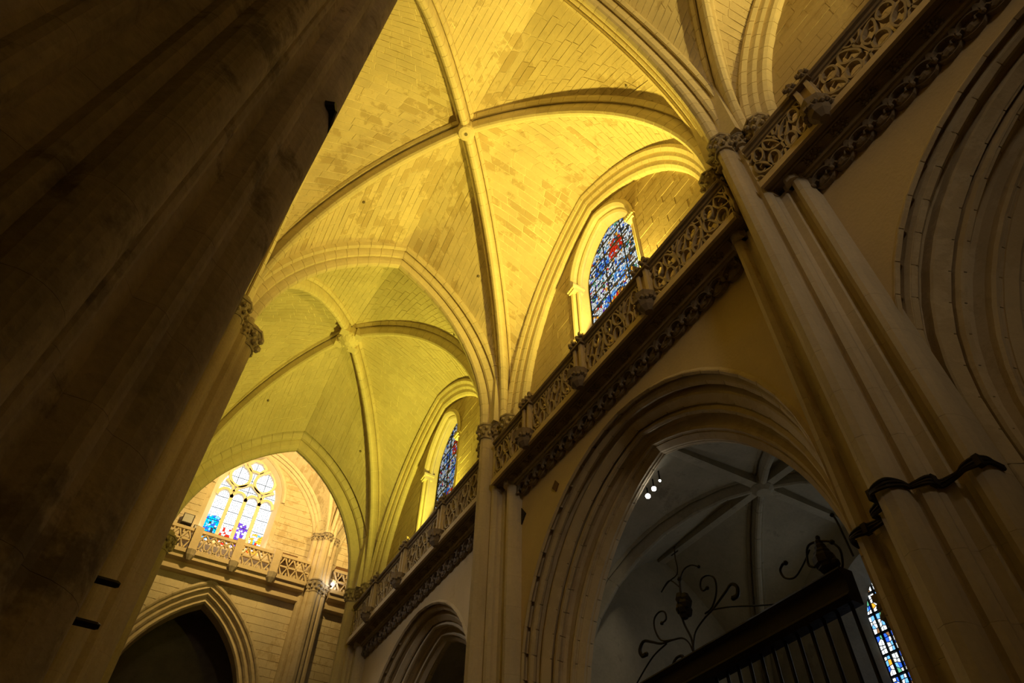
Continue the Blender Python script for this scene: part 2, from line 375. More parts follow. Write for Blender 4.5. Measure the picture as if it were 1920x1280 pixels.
def capital(par, c, r, h, ang=0, m='capital'):
    """bell with a ring of leaves under a moulded octagonal abacus, top at c"""
    q = MB(); x, y, z = c
    q.tube([(x, y, z - h), (x, y, z - h + .05), (x, y, z - h + .09), (x, y, z - .3 * h), (x, y, z - .18 * h)], [r * 1.12, r * 1.2, r * 1.02, r * 1.25, r * 1.4], 10)
    q.tube([(x, y, z - .2 * h), (x, y, z - .12 * h), (x, y, z - .1 * h), (x, y, z)], [r * 1.38, r * 1.45, r * 1.62, r * 1.66], 8)
    for lv, zz, rr in ((0, z - .68 * h, 1.28), (1, z - .36 * h, 1.48)):
        for j in range(8):
            a = 2 * PI * (j + .5 * lv) / 8; q.ball((x + r * rr * math.cos(a), y + r * rr * math.sin(a), zz), r * .33, 5, sq=(1, 1, 1.25))
    return q.build('capital', M[m], par)
side_of = ['', 'the big respond pier at the right, wrapped in a dark cable', 'the pale respond pier in the lower middle', 'the far respond pier beside the end wall']
resp_names = {1: 'broad moulded wall pier at the right with a cable around it', 2: 'tall pale moulded wall pier beneath the middle transverse arch', 3: 'yellow lit wall pier at the far end of the balustrade'}
proto = {}
for i in (1, 2, 3):
    y = YA[i] - (.05 if i == 1 else 0)
    pr = root('pier', (7.6, y, -1.6), resp_names[i], 'pier', 'structure')
    z = -1.6; j = 0; hh = 0.82
    while z < 11.9:
        z1 = min(z + hh, 11.95)
        V, F = prism([(a, y + b) for a, b in RESP], z + .002, z1 - .002)
        mk('pier_course', V, F, M['pier'], pr); z = z1
    V, F = prism([(8.15 if a > 8.1 else a + .012, y + b * .985) for a, b in RESP], -1.6, 11.95); mk('core', V, F, M['rib_mortar'] if i == 2 else M['ashlar'], pr)
    z = 11.95
    while z < ZS - .6:
        z1 = min(z + hh, ZS - .35)
        V, F = prism([(a, y + b) for a, b in UPP], z + .002, z1 - .002); mk('pier_course', V, F, M['pier'], pr); z = z1
    for sy in (-1, 1):
        q = MB(); q.tube([(7.66, y + sy * .76, 11.9), (7.66, y + sy * .76, ZS - .4)], .15, 10); q.box((7.66, y + sy * .76 - .2, 11.9), (8.15, y + sy * .76 + .22, ZS + .4)); q.build('shaft', M['pier'], pr)
        capital(pr, (7.62, y + sy * .76, ZS), .20, .52)
        capital(pr, (7.44, y + sy * .30, ZS), .11, .42)
        q = MB(); q.box((7.60, y + sy * .55 - .22, ZS - .14), (8.1, y + sy * .55 + .22, ZS)); q.build('abacus', M['capital'], pr)
    capital(pr, (7.2, y, ZS), .19, .52)
    q = MB(); q.box((7.2, y - .5, ZS), (8.1, y + .5, ZS + 2.4)); q.build('springer', M['rib'], pr)

# ------------------------------------------------------------------ arcade piers
def star_plan(cx, cy):
    circ = [(0, 0, 1.36)]
    for q in range(4):
        a = q * PI / 2; circ += [(1.46 * math.cos(a), 1.46 * math.sin(a), .30)]
        for d in (-.27, .27): circ.append((1.42 * math.cos(a + d), 1.42 * math.sin(a + d), .13))
        circ.append((1.42 * math.cos(a + PI / 4), 1.42 * math.sin(a + PI / 4), .22))
        for d in (-.2, .2): circ.append((1.36 * math.cos(a + PI / 4 + d), 1.36 * math.sin(a + PI / 4 + d), .1))
    pl = []
    for j in range(200):
        th = 2 * PI * j / 200; d = np.array((math.cos(th), math.sin(th))); best = 0
        for x, y, r in circ:
            b = d @ (x, y); q = b * b - (x * x + y * y - r * r)
            if q > 0: best = max(best, b + math.sqrt(q))
        pl.append((cx + best * d[0], cy + best * d[1]))
    return pl
arc_names = {0: 'dark arcade pier behind the viewer', 1: 'huge dark grimy clustered pier filling the left of the picture', 2: 'slender looking clustered pier just right of the huge dark pier', 3: 'far clustered arcade pier beside the end wall arch'}
for i, y in enumerate(YA):
    pr = root('arcade_pier', (-2.05, y, -1.6), arc_names[i], 'pier', 'structure'); m = 'pier_near' if i == 1 else 'pier_dirty_dim'
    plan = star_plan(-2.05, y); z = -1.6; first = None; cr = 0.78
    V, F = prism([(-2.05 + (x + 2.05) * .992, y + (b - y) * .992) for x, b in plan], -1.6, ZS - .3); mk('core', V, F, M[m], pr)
    while z < ZS - .45:
        if first is None:
            V, F = prism(plan, z + .0012, z + cr - .0012); first = mk('pier_course', V, F, M[m], pr); base = z
        else: copy(first, (0, 0, z - base), pr)
        z += cr
    for q in range(8):
        a = q * PI / 4; rr = 1.46 if q % 2 == 0 else 1.42
        capital(pr, (-2.05 + rr * math.cos(a), y + rr * math.sin(a), ZS + .05), .30 if q % 2 == 0 else .22, .62, m='capital')
    if i in (1, 2, 3):
        for d in (-.27, .27): capital(pr, (-2.05 + 1.42 * math.cos(d), y + 1.42 * math.sin(d), ZS + .02), .13, .5)
    q = MB(); q.tube([(-2.05, y, ZS - .3), (-2.05, y, ZS + 3)], 1.25, 16); q.build('springer', M['rib'], pr)

# arcade wall above the arches to the nave
def wall_plane(fr, u0, u1, z0, z1, holes):
    """solid sheet in (u, z) with arched holes (centre, half span, springing z, rise, sill z); fr maps (u, z) -> xyz"""
    V = []; F = []
    def quad(*p):
        b = len(V); V.extend(fr(*q) for q in p); F.append((b, b + 1, b + 2, b + 3))
    u = u0
    for c, a, zs, h, sill in sorted(holes):
        quad((u, z0), (c - a, z0), (c - a, z1), (u, z1))
        if sill > z0: quad((c - a, z0), (c + a, z0), (c + a, sill), (c - a, sill))
        ol = arch_outline(a, h, 0, 14)
        for (s0, q0), (s1, q1) in zip(ol[:-1], ol[1:]): quad((c + s0, zs + q0), (c + s1, zs + q1), (c + s1, z1), (c + s0, z1))
        u = c + a
    quad((u, z0), (u1, z0), (u1, z1), (u, z1))
    return V, F
aw = MB()
for X in (-1.35, -2.7):
    V, F = wall_plane(lambda u, z: (X, u, z), -20, 27.6, -1.6, 32, [((B['y0'] + B['y1']) / 2, (B['y1'] - B['y0']) / 2 - 1.1, ZS, 6.0, -1.6) for B in BAYS]); aw.add(V, F)
aw.build('wall_left', M['ashlar_smooth'], kind='structure', label='stone wall above the arcade arches on the left', cat='wall')

# ------------------------------------------------------------------ chapel wall, its arches
CH = [(-1.6, 'nearest'), (9.3, 'middle'), (20.9, 'far')]
CA, CS, CHH = 4.54, 6.55, 4.6
lw = MB()
V, F = wall_plane(lambda u, z: (XW, u, z), -20, 27.6, -1.6, 12.1, [(c, CA, CS, CHH, -1.6) for c, _ in CH]); lw.add(V, F)
lw.build('wall_right', M['plaster'], kind='structure', label='tan plastered wall between the balustrade and the chapel arches', cat='wall')
# archivolt profile: (v depth into the wall, u outward); u = 0 is the innermost edge
P_CH = []
for q_, d_ in [(0, .0), (.0, .06), (.04, .06), (.05, -.02), (.06, -.12), (.10, -.12), (.11, -.02), (.14, .03), (.19, .03), (.22, -.03), (.23, -.18), (.31, -.19), (.32, -.02), (.34, .0), (.46, .0), (.47, -.14), (.51, -.15), (.52, -.02), (.545, .03), (.57, .03), (.59, -.03), (.60, -.10), (.65, -.19), (.73, -.20), (.78, -.10), (.79, .0), (.82, .02), (.85, .0), (.86, -.08), (.88, -.09), (.89, .0), (1.0, .0)]:
    P_CH.append((1.22 * q_ - .576 * d_, .86 * (1 - q_) - .818 * d_ * 1.0))
P_CH += [(1.32, .0), (1.32, .86)]
for i, (c, wd) in enumerate(CH):
    tr = root('trim_%d' % (4 + i), (XW, c, CS), 'many-ribbed dark stone archivolt over the %s chapel opening' % ['nearest, cut off at the right edge', 'middle', 'far'][i], 'arch', 'structure')
    for s in (1, -1):
        rib_half(tr, (XW, c, CH0), (0, 1, 0), (1, 0, 0), chapel_curve, 0, P_CH, 0.5, s, piece='voussoir', m='ashlar_smooth', mm='ashlar_smooth')
        # jamb below the springing
        z = -1.6
        while z < CH0 - .05:
            z1 = min(z + .82, CH0); pl = [(XW + v, c + s * (3.83 + .74 * u / .86)) for v, u in P_CH]
            V, F = prism(pl, z + .005, z1 - .005); mk('jamb_stone', V, F, M['ashlar_smooth'], tr); z = z1
        q = MB(); q.box((XW + 1.12, c + s * 3.86 - .12, 4.98), (XW + 1.34, c + s * 3.86 + .12, 5.08))
        for j in range(8): q.ball((XW + 1.14 + .05 * (j % 4), c + s * (3.84 - .05 * (j % 2)), 4.90 - .07 * (j // 2)), .075, 6)
        q.build('capital', M['capital'], tr)
# chapels behind
for i, (c, wd) in enumerate(CH):
    q = MB(); x0, x1, hw, zt = 9.25, 15.6, 4.15, 5.6
    wins = [(c, 1.3, 8.2, 1.6, 1.8)]
    V, F = wall_plane(lambda u, z: (x1, u, z), c - hw, c + hw, -1.6, 11.5, wins); q.add(V, F)
    V, F = wall_plane(lambda u, z: (x1 + .55, u, z), c - 2, c + 2, -1.6, 11.5, [(c, .88, 8.2, 1.35, 2.0)]); q.add(V, F)
    oa = [(-1.3, -6.4)] + arch_outline(1.3, 1.6, 0, 10) + [(1.3, -6.4)]; ob = [(-.88, -6.2)] + arch_outline(.88, 1.35, 0, 10) + [(.88, -6.2)]; n_ = len(oa)
    q.add([(x1, c + a_, 8.2 + b_) for a_, b_ in oa] + [(x1 + .55, c + a_, 8.2 + b_) for a_, b_ in ob], [(t, t + 1, n_ + t + 1, n_ + t) for t in range(n_ - 1)])
    for sgn in (-1, 1): q.add([(x0, c + sgn * hw, -1.6), (x1, c + sgn * hw, -1.6), (x1, c + sgn * hw, 11.5), (x0, c + sgn * hw, 11.5)], [(0, 1, 2, 3)])
    V, F = wall_plane(lambda u, z: (x0 + .03, u, z), c - hw, c + hw, -1.6, 11.5, [(c, 3.84, CH0, 5.12, -1.6)]); q.add(V, F)
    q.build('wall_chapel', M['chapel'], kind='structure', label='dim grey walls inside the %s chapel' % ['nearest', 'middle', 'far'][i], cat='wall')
    cv = root('ceiling_chapel', (12.45, c, zt), 'dim grey ribbed vault inside the %s chapel behind its arch' % ['nearest', 'middle', 'far'][i], 'vault', 'structure')
    bz = 10.6; cx = 12.45; Dd = []
    for a0 in [(x0, c - hw), (x0, c + hw), (x1, c - hw), (x1, c + hw)]:
        hd = np.array(a0) - (cx, c); a = np.linalg.norm(hd); sd = np.array((*hd / a, 0)); ad = np.array((-sd[1], sd[0], 0)); h = max(bz - zt, a + .01)
        rb = root('rib', (*a0, zt)); rb.parent = cv; rb.location = np.array((*a0, zt + ZO)) - WL[cv.name]
        rib_half(rb, (cx, c, bz - h), sd, ad, a, h, [(v * .75, u * .65) for v, u in P_DIAG], .9, m='chapel', mm='chapel')
        Dd.append((a0, lambda t, a=a, h=h, sd=sd: np.array((cx, c, bz - h)) + sd * arch_pt(a, h, .3, t)[0] + np.array((0, 0, arch_pt(a, h, .3, t)[1]))))
    for hd2, L2 in (((0, 1), hw), ((0, -1), hw), ((1, 0), 3.1), ((-1, 0), 3.1)):
        q = MB(); q.ribbon([(L2 * s / 8, .17 - .02 * (s / 8) ** 2) for s in range(9)], .30, -.11, .11, lambda u, v, d: (cx + hd2[0] * u - hd2[1] * d, c + hd2[1] * u + hd2[0] * d, bz + v)); q.build('ridge_rib', M['chapel'], cv)
    kb = MB(); kb.tube([(cx, c, bz + .3), (cx, c, bz), (cx, c, bz - .1)], [.32, .30, .18], 12); kb.build('boss', M['chapel'], cv)
    bed = dict(V=[], F=[]); 
    for (p, q_) in ((0, 1), (2, 3), (0, 2), (1, 3)):
        (a0, D0), (a1, D1) = Dd[p], Dd[q_]; n = 14
        mid = ((a0[0] + a1[0]) / 2, (a0[1] + a1[1]) / 2)
        for (aa, D) in ((a0, D0), (a1, D1)):
            half = math.hypot(aa[0] - mid[0], aa[1] - mid[1]); dirv = ((aa[0] - mid[0]) / half, (aa[1] - mid[1]) / half); hh = max(10.75 - zt, half + .01)
            T = lambda t, half=half, dirv=dirv, hh=hh: np.array((mid[0] + dirv[0] * arch_pt(half, hh, 0, t)[0], mid[1] + dirv[1] * arch_pt(half, hh, 0, t)[0], 10.75 - hh + arch_pt(half, hh, 0, t)[1]))
            b = len(bed['V'])
            for t in range(n + 1):
                for s in range(5): bed['V'].append(D(t / n) * (1 - s / 4) + T(t / n) * s / 4)
            for t in range(n):
                for s in range(4): bed['F'].append((b + t * 5 + s, b + t * 5 + s + 1, b + t * 5 + s + 6, b + t * 5 + s + 5))
    mk('vault_web', bed['V'], bed['F'], M['chapel'], cv, smooth=True)

# ------------------------------------------------------------------ upper wall behind the gallery, windows
XU = 8.12
GW = dict(a=1.62, zs=18.0, h=2.25, sill=14.9)
for B in BAYS:
    k, ym, wa = B['n'], B['ym'], B['wa']; L0, L1 = B['y0'] + .3, B['y1'] - .3
    wc = ym - .05
    up = root('wall_upper', (XU, ym, 12), 'yellow lit ashlar wall around the stained window of the %s bay' % WORD[k], 'wall', 'structure')
    V, F = wall_plane(lambda u, z: (XU, u, z), L0, L1, 12.0, 22.2, [(wc, GW['a'], GW['zs'], GW['h'], GW['sill'])]); mk('mortar_bed', V, F, M['ashlar'], up)
    q = MB(); q.box((7.95, L0, 11.9), (XU + .5, L1, 12.05)); q.build('walkway', M['ledge'], up)
    st = []; z = 12.05; row = 0
    while z < 21.0:
        y = L0 + random.uniform(-.5, 0)
        while y < L1:
            l = random.uniform(.6, 1.0); c = (y + l / 2, z + .17); y2 = y + l; p = y; y = y2
            tr_ = trim(p, y2, wc, half_at(GW['a'] + .15, GW['h'] + .15, z - GW['zs']) if z > GW['sill'] - .3 else -1); inside = tr_ is None or tr_[1] - tr_[0] < .1
            if not inside: p, y2 = tr_
            dr = abs(c[0] - ym) + l / 2
            r_ = (wa * wa + 6.35 ** 2) / (2 * wa); zz = c[1] + .17 - (ZS - .2)
            lim = (wa - r_) + math.sqrt(max(0, (r_ + .1) ** 2 - max(0, zz) ** 2)) if zz < r_ else 0
            if inside or dr > lim + .5 or p < L0 or y2 > L1: continue
            pr_ = .012 + random.uniform(-.005, .006); x = XU - pr_
            a0, a1, b0, b1 = p + .008, y2 - .008, z + .008, z + .332
            st.append(([(XU, a0, b0), (XU, a1, b0), (XU, a1, b1), (XU, a0, b1), (x, a0, b0), (x, a1, b0), (x, a1, b1), (x, a0, b1)], [(7, 6, 5, 4), (0, 4, 5, 1), (1, 5, 6, 2), (2, 6, 7, 3), (3, 7, 4, 0)]))
        z += .34
    lay_stones(up, st, 'ashlar_stone', M['ashlar_smooth'], 200, in_view)
    # window: splayed reveal, jamb shafts with capitals, glass set back
    wn = root('window_%d' % (k + 1), (XU, wc, GW['sill']), ['tall stained window cut off at the top right corner', 'tall blue and red stained window in the yellow wall, larger of two', 'narrow looking stained window in the far bay, half hidden'][k], 'window', 'structure')
    a, zs, h = GW['a'], GW['zs'], GW['h']
    o0 = [(-a, GW['sill'] - zs)] + arch_outline(a, h, 0, 12) + [(a, GW['sill'] - zs)]
    a2 = 1.45; o1 = [(-a2, GW['sill'] + .2 - zs)] + arch_outline(a2, h - .28, 0, 12) + [(a2, GW['sill'] + .2 - zs)]
    V = []; F = []
    for (s, z) in o0: V.append((XU, wc + s, zs + z))
    for (s, z) in o1: V.append((XU + .5, wc + s, zs + z))
    n = len(o0); F = [(j, j + 1, n + j + 1, n + j) for j in range(n - 1)] + [(0, n, 2 * n - 1, n - 1)]
    mk('reveal', V, F, M['rib'], wn)
    V, F = wall_plane(lambda u, z: (XU + .52, u, z), wc - 2.2, wc + 2.2, 14, 21.5, [(wc, a2 - .01, zs, h - .29, GW['sill'] + .2)]); mk('back_frame', V, F, M['rib'], wn)
    for s in (1, -1): 
        V, F = sweep((XU, wc, zs), (0, 1, 0), (1, 0, 0), a - .02, h - .02, [(-.02, .16), (-.10, .12), (-.10, .02), (-.02, -.06), (.1, -.06), (.1, .16)], 0, 1, 12, s); mk('hood_mould', V, F, M['rib'], wn)
        V, F = sweep((XU, wc, zs), (0, 1, 0), (1, 0, 0), a - .20, h - .2, [(.12, .16), (.12, .06), (.17, .0), (.25, .0), (.30, .06), (.30, .16)], 0, 1, 14, s); mk('reveal_roll', V, F, M['rib'], wn)
        for d, r in ((.06, .085), (-.12, .07)):
            q = MB(); q.tube([(XU + .04 - .5 * (d - .06), wc + s * (a + d), GW['sill'] - .3), (XU + .04 - .5 * (d - .06), wc + s * (a + d), zs - .25)], r, 8); q.build('jamb_shaft', M['rib'], wn)
        q = MB(); q.box((XU - .13, wc + s * (a - .02) - .2, zs - .08), (XU + .35, wc + s * (a - .02) + .2, zs + .02)); q.box((XU - .09, wc + s * (a - .02) - .15, zs - .26), (XU + .3, wc + s * (a - .02) + .15, zs - .08))
        for j in range(5): q.ball((XU - .1, wc + s * (a - .02) - .16 + .08 * j, zs - .13), .05, 5)
        q.build('capital', M['rib'], wn)
    B['win'] = (wn, wc)

def stained(par, fr, u0, u1, z0, z1, nu, nz, pick, cell, strength, bar=.028, seed=1, name='pane', keep=None):
    """leaded panels: nu x nz panes, each a mesh of irregular glass pieces; saddle bars between"""
    rnd = random.Random(seed); du, dz = (u1 - u0) / nu, (z1 - z0) / nz
    keys = list(GL.keys()); mats = [glass(k_, strength) for k_ in keys]
    for i in range(nu):
        for j in range(nz):
            ua, za = u0 + i * du + bar / 2, z0 + j * dz + bar / 2; W, H = du - bar, dz - bar
            if keep and not any(keep(ua + W * p, za + H * q_) for p in (0, .5, 1) for q_ in (0, .5, 1)): continue
            cu, cz = max(2, round(W / cell)), max(2, round(H / cell)); P = {}
            for p in range(cu + 1):
                for q in range(cz + 1):
                    jx = 0 if p in (0, cu) else rnd.uniform(-.34, .34); jz = 0 if q in (0, cz) else rnd.uniform(-.34, .34)
                    P[p, q] = np.array((ua + W * (p + jx) / cu, za + H * (q + jz) / cz))
            mb = MB()
            for p in range(cu):
                for q in range(cz):
                    c4 = [P[p, q], P[p + 1, q], P[p + 1, q + 1], P[p, q + 1]]; ctr = sum(c4) / 4
                    ins = [ctr + (x - ctr) * (1 - .014 / max(.03, np.linalg.norm(x - ctr))) for x in c4]
                    mb.add([fr(x[0], x[1], 0) for x in ins], [(0, 1, 2, 3)], keys.index(pick(ctr[0], ctr[1], rnd)))
            mb.build(name, mats, par)
    mb = MB(); mb.add([fr(u0 - .1, z0 - .1, .03), fr(u1 + .1, z0 - .1, .03), fr(u1 + .1, z1 + .1, .03), fr(u0 - .1, z1 + .1, .03)], [(0, 1, 2, 3)]); mb.build('leading', M['lead'], par)
    for i in range(1, nu): 
        q = MB(); q.tube([fr(u0 + i * du, z0, -.02), fr(u0 + i * du, z1, -.02)], bar * .6, 5); q.build('saddle_bar', M['lead'], par)
    for j in range(1, nz):
        q = MB(); q.tube([fr(u0, z0 + j * dz, -.02), fr(u1, z0 + j * dz, -.02)], bar * .6, 5); q.build('saddle_bar', M['lead'], par)
def pick_fig(wc):
    def pick(u, z, rnd):
        s = u - wc
        for (cu, cz, r, ks) in ((-.1, 18.75, .42, ('red', 'red', 'red', 'brown')), (.2, 16.05, .5, ('red', 'amber', 'red', 'amber', 'brown')), (-.2, 17.3, .42, ('sky', 'blue', 'sky', 'white')), (.5, 16.5, .35, ('blue', 'blue', 'sky')), (-.75, 17.2, .35, ('brown', 'pale', 'dark')), (.7, 18.5, .4, ('blue', 'sky', 'pale', 'dark'))):
            if (s - cu) ** 2 + (z - cz) ** 2 * .8 < r * r and rnd.random() < .8: return rnd.choice(ks)
        return rnd.choices(('white', 'pale', 'sky', 'blue', 'dark', 'brown', 'green', 'amber', 'violet', 'red'), (36, 30, 6, 5, 22, 10, 4, 4, 1, 2))[0]
    return pick
for B in BAYS:
    wn, wc = B['win']
    stained(wn, lambda u, z, d: (XU + .58 + d, u, z), wc - 1.47, wc + 1.47, 15.0, 20.2, 3, 8, pick_fig(wc), .085 if B['n'] else .16, [.9, .95, .6][B['n']], seed=B['n'] + 3)

# ------------------------------------------------------------------ cornice with foliage and hanging cusps, balustrade
def sweep_y(prof, y0, y1):
    n = len(prof); V = [(x, y0, z) for x, z in prof] + [(x, y1, z) for x, z in prof]
    return V, [(j, (j + 1) % n, n + (j + 1) % n, n + j) for j in range(n)] + [tuple(range(n))[::-1], tuple(range(n, 2 * n))]
FX = 7.30
TR = {}
def tracery_panel(par, y0, y1, z0, z1, var):
    """pierced panel of rings, mouchettes and cusps; a copy of an earlier one when the size is the same"""
    key = (round(y1 - y0, 2), var)
    if key in TR:
        o, q0 = TR[key]; return copy(o, (0, y0 - q0, 0), par)
    q = MB(); fr = lambda u, v, d: (FX + .10 + d, u, v); H = z1 - z0; n = max(1, round((y1 - y0) / .86)); U = (y1 - y0) / n; wd = .045
    def ring(cu, cv, ru, rv, ang=0, w=wd):
        pts = []
        for j in range(16):
            a = 2 * PI * j / 16; x, y = ru * math.cos(a), rv * math.sin(a); pts.append((cu + x * math.cos(ang) - y * math.sin(ang), cv + x * math.sin(ang) + y * math.cos(ang)))
        q.ribbon(pts, w, -.05, .07, fr, True)
    def mouch(cu, cv, L_, W_, ang, bend):
        pts = []
        for j in range(15):
            t = j / 14 * 2 * PI; x = L_ * math.cos(t); y = W_ * math.sin(t) * (abs(math.sin(t)) ** .3) + bend * (math.cos(t) ** 2); pts.append((cu + x * math.cos(ang) - y * math.sin(ang), cv + x * math.sin(ang) + y * math.cos(ang)))
        q.ribbon(pts, wd, -.05, .07, fr, True)
        q.ribbon([(cu + .3 * L_ * math.cos(ang), cv + .3 * L_ * math.sin(ang)), (cu + .3 * L_ * math.cos(ang) - .8 * W_ * math.sin(ang), cv + .3 * L_ * math.sin(ang) + .8 * W_ * math.cos(ang))], .03, -.03, .05, fr)
        q.ribbon([(cu - .3 * L_ * math.cos(ang), cv - .3 * L_ * math.sin(ang)), (cu - .3 * L_ * math.cos(ang) + .8 * W_ * math.sin(ang), cv - .3 * L_ * math.sin(ang) - .8 * W_ * math.cos(ang))], .03, -.03, .05, fr)
    for k in range(n):
        u = y0 + k * U; m_ = 1 if (k + var) % 2 else -1; cx = u + U / 2; cz = z0 + H / 2
        ring(cx - .18 * U * m_, cz + .26 * H, .17 * U, .21 * H); ring(cx + .18 * U * m_, cz - .26 * H, .17 * U, .21 * H)
        mouch(cx + .25 * U * m_, cz + .17 * H, .30 * H, .15 * U, PI / 2 + .45 * m_, .05); mouch(cx - .25 * U * m_, cz - .17 * H, .30 * H, .15 * U, PI / 2 + .45 * m_, .05)
        q.ribbon([(u, z0), (u + .06 * U * m_, z0 + .25 * H), (u - .03 * U, cz), (u - .06 * U * m_, z0 + .75 * H), (u, z1)], wd, -.05, .07, fr)
        for sx_ in (-1, 1):
            for sz_ in (-1, 1): q.ribbon([(cx + sx_ * .5 * U, cz + sz_ * .30 * H), (cx + sx_ * .38 * U, cz + sz_ * .36 * H), (cx + sx_ * .3 * U, cz + sz_ * .5 * H)], wd * .8, -.05, .07, fr)
        for j in range(3):
            a = 2 * PI * j / 3 + .5; q.ball((cx - .18 * U * m_ + .12 * U * math.cos(a), cz + .26 * H + .15 * H * math.sin(a), 0) if 0 else (FX + .1, cx - .18 * U * m_ + .12 * U * math.cos(a), cz + .26 * H + .15 * H * math.sin(a)), .035, 5)
    q.ribbon([(y0, z0), (y0, z1)], .05, -.05, .07, fr)
    o = q.build('tracery_panel', M['tracery'], par); TR[key] = (o, y0); return o
def post(par, y):
    r_ = MB()
    for s in (-1, 1): r_.box((FX - .05, y + s * .13 - .045, 12.50), (FX + .04, y + s * .13 + .045, 13.52))
    r_.box((FX + .04, y - .2, 12.40), (FX + .22, y + .2, 13.7)); ps = r_.build('post', M['ledge'], par)
    q = MB(); q.tube([(FX - .03, y, 12.02), (FX - .05, y, 12.14), (FX - .06, y, 12.36), (FX - .06, y, 12.50)], [.10, .20, .27, .30], 8)
    for j in range(9):
        a = PI / 2 + PI * j / 8; q.ball((FX - .02 + .26 * math.cos(a), y + .26 * math.sin(a), 12.28 + .05 * (j % 2)), .075, 5)
    q.build('corbel', M['carved'], ps)
    q = MB(); q.box((FX - .10, y - .25, 13.52), (FX + .24, y + .25, 13.60))
    for s in (-1, 1):
        q.tube([(FX - .02, y + s * .17, 13.6), (FX - .02, y + s * .17, 13.75), (FX - .02, y + s * .17, 13.92)], [.10, .08, .03], 6)
        for j in range(6):
            a = 2 * PI * j / 6; q.ball((FX - .02 + .10 * math.cos(a), y + s * .17 + .10 * math.sin(a), 13.66 + .09 * (j % 3)), .065, 5)
        q.ball((FX - .02, y + s * .17, 13.94), .075, 6)
    q.build('finial', M['carved'], ps)
    return ps
PY = {0: [-4.6, -1.6, 1.68], 1: [6.92, 9.75, 12.45], 2: [18.2, 21.35, 24.25]}
fol = None; cusp = None; pst = None
for B in BAYS:
    k = B['n']; y0, y1 = B['y0'] + .38, B['y1'] - .38
    if k == 0: y0 = -7.3
    cn = root('cornice', (7.7, B['ym'], 11.5), 'dark carved cornice with hanging cusps below the %s balustrade' % WORD[k], 'cornice', 'structure')
    V, F = sweep_y([(FX - .02, 12.27), (FX - .03, 12.07), (FX + .03, 12.05), (FX + .05, 12.27)], y0, y1); mk('ledge', V, F, M['ledge'], cn)
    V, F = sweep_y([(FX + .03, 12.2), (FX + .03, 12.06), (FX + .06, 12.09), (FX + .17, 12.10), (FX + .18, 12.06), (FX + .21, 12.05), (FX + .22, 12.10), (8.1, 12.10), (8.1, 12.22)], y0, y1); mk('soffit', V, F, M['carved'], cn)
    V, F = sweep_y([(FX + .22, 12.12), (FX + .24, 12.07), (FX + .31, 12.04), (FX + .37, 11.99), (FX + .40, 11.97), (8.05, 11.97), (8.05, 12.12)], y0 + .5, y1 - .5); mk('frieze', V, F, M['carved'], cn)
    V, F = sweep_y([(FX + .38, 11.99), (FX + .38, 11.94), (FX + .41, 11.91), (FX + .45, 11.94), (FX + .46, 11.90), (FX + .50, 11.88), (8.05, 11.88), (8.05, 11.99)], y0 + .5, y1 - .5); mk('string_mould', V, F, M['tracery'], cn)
    # foliage bunches
    L_ = y1 - y0 - 1.3; n = round(L_ / .66)
    for j in range(n):
        y = y0 + .65 + (j + .5) * L_ / n
        if fol is None:
            q = MB(); rn = random.Random(5)
            for t in range(26):
                u_, v_ = rn.uniform(-1, 1), rn.uniform(-1, 1); q.ball((FX + .305 + .075 * u_, y + .20 * v_, 12.02 - .04 * u_), rn.uniform(.022, .045), 5)
            fol = q.build('foliage_bunch', M['carved'], cn); fy = y
        else: copy(fol, (0, y - fy, 0), cn)
    n = round(L_ / .45)
    for j in range(n):
        y = y0 + .65 + (j + .5) * L_ / n; s = L_ / n
        if cusp is None:
            q = MB(); fr = lambda u, v, d: (FX + .54 + d, u, v)
            q.ribbon([(y - s / 2 * math.cos(PI * t / 10), 11.62 + .20 * math.sin(PI * t / 10)) for t in range(11)], .035, -.05, .08, fr)
            for s2 in (-1, 1):
                q.ribbon([(y + s2 * s * .42, 11.66), (y + s2 * s * .26, 11.68), (y + s2 * s * .20, 11.60)], .028, -.02, .06, fr)
                q.ribbon([(y + s2 * s * .5, 11.90), (y + s2 * s * .40, 11.80), (y + s2 * s * .5, 11.64)], .03, -.04, .06, fr)
            q.ball((FX + .52, y + s * .5, 11.60), .055, 6); q.box((FX + .50, y + s * .5 - .025, 11.6), (FX + .60, y + s * .5 + .025, 11.9))
            ou = [(y - s / 2, 11.9), (y - s / 2, 11.60)] + [(y - s * .47 * math.cos(PI * t / 8), 11.60 - .12 * math.sin(PI * t / 8)) for t in range(1, 8)] + [(y + s / 2, 11.60), (y + s / 2, 11.9)]
            m_ = len(ou); q.add([(FX + .60, *p) for p in ou] + [(8.01, *p) for p in ou], [tuple(range(m_)), tuple(range(m_, 2 * m_))[::-1]] + [(t, (t + 1) % m_, m_ + (t + 1) % m_, m_ + t) for t in range(m_)])
            q.ball((FX + .60, y, 11.60), .13, 8, sq=(.5, 1.2, .8))
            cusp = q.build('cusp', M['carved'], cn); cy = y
        else: copy(cusp, (0, y - cy, 0), cn)
    bl = root('balustrade', (FX, B['ym'], 12.27), 'pierced stone balustrade with pinnacled posts along the %s bay' % WORD[k], 'balustrade')
    V, F = sweep_y([(FX - .02, 13.72), (FX - .04, 13.66), (FX - .02, 13.60), (FX + .03, 13.57), (FX + .04, 13.50), (FX + .07, 13.48), (FX + .07, 13.42), (FX + .17, 13.42), (FX + .2, 13.56), (FX + .26, 13.60), (FX + .26, 13.72)], y0, y1); mk('top_rail', V, F, M['carved'], bl)
    V, F = sweep_y([(FX + .05, 12.36), (FX + .05, 12.27), (FX + .22, 12.27), (FX + .22, 12.36)], y0, y1); mk('bottom_rail', V, F, M['tracery'], bl)
    ys = [y0] + PY[k] + [y1]
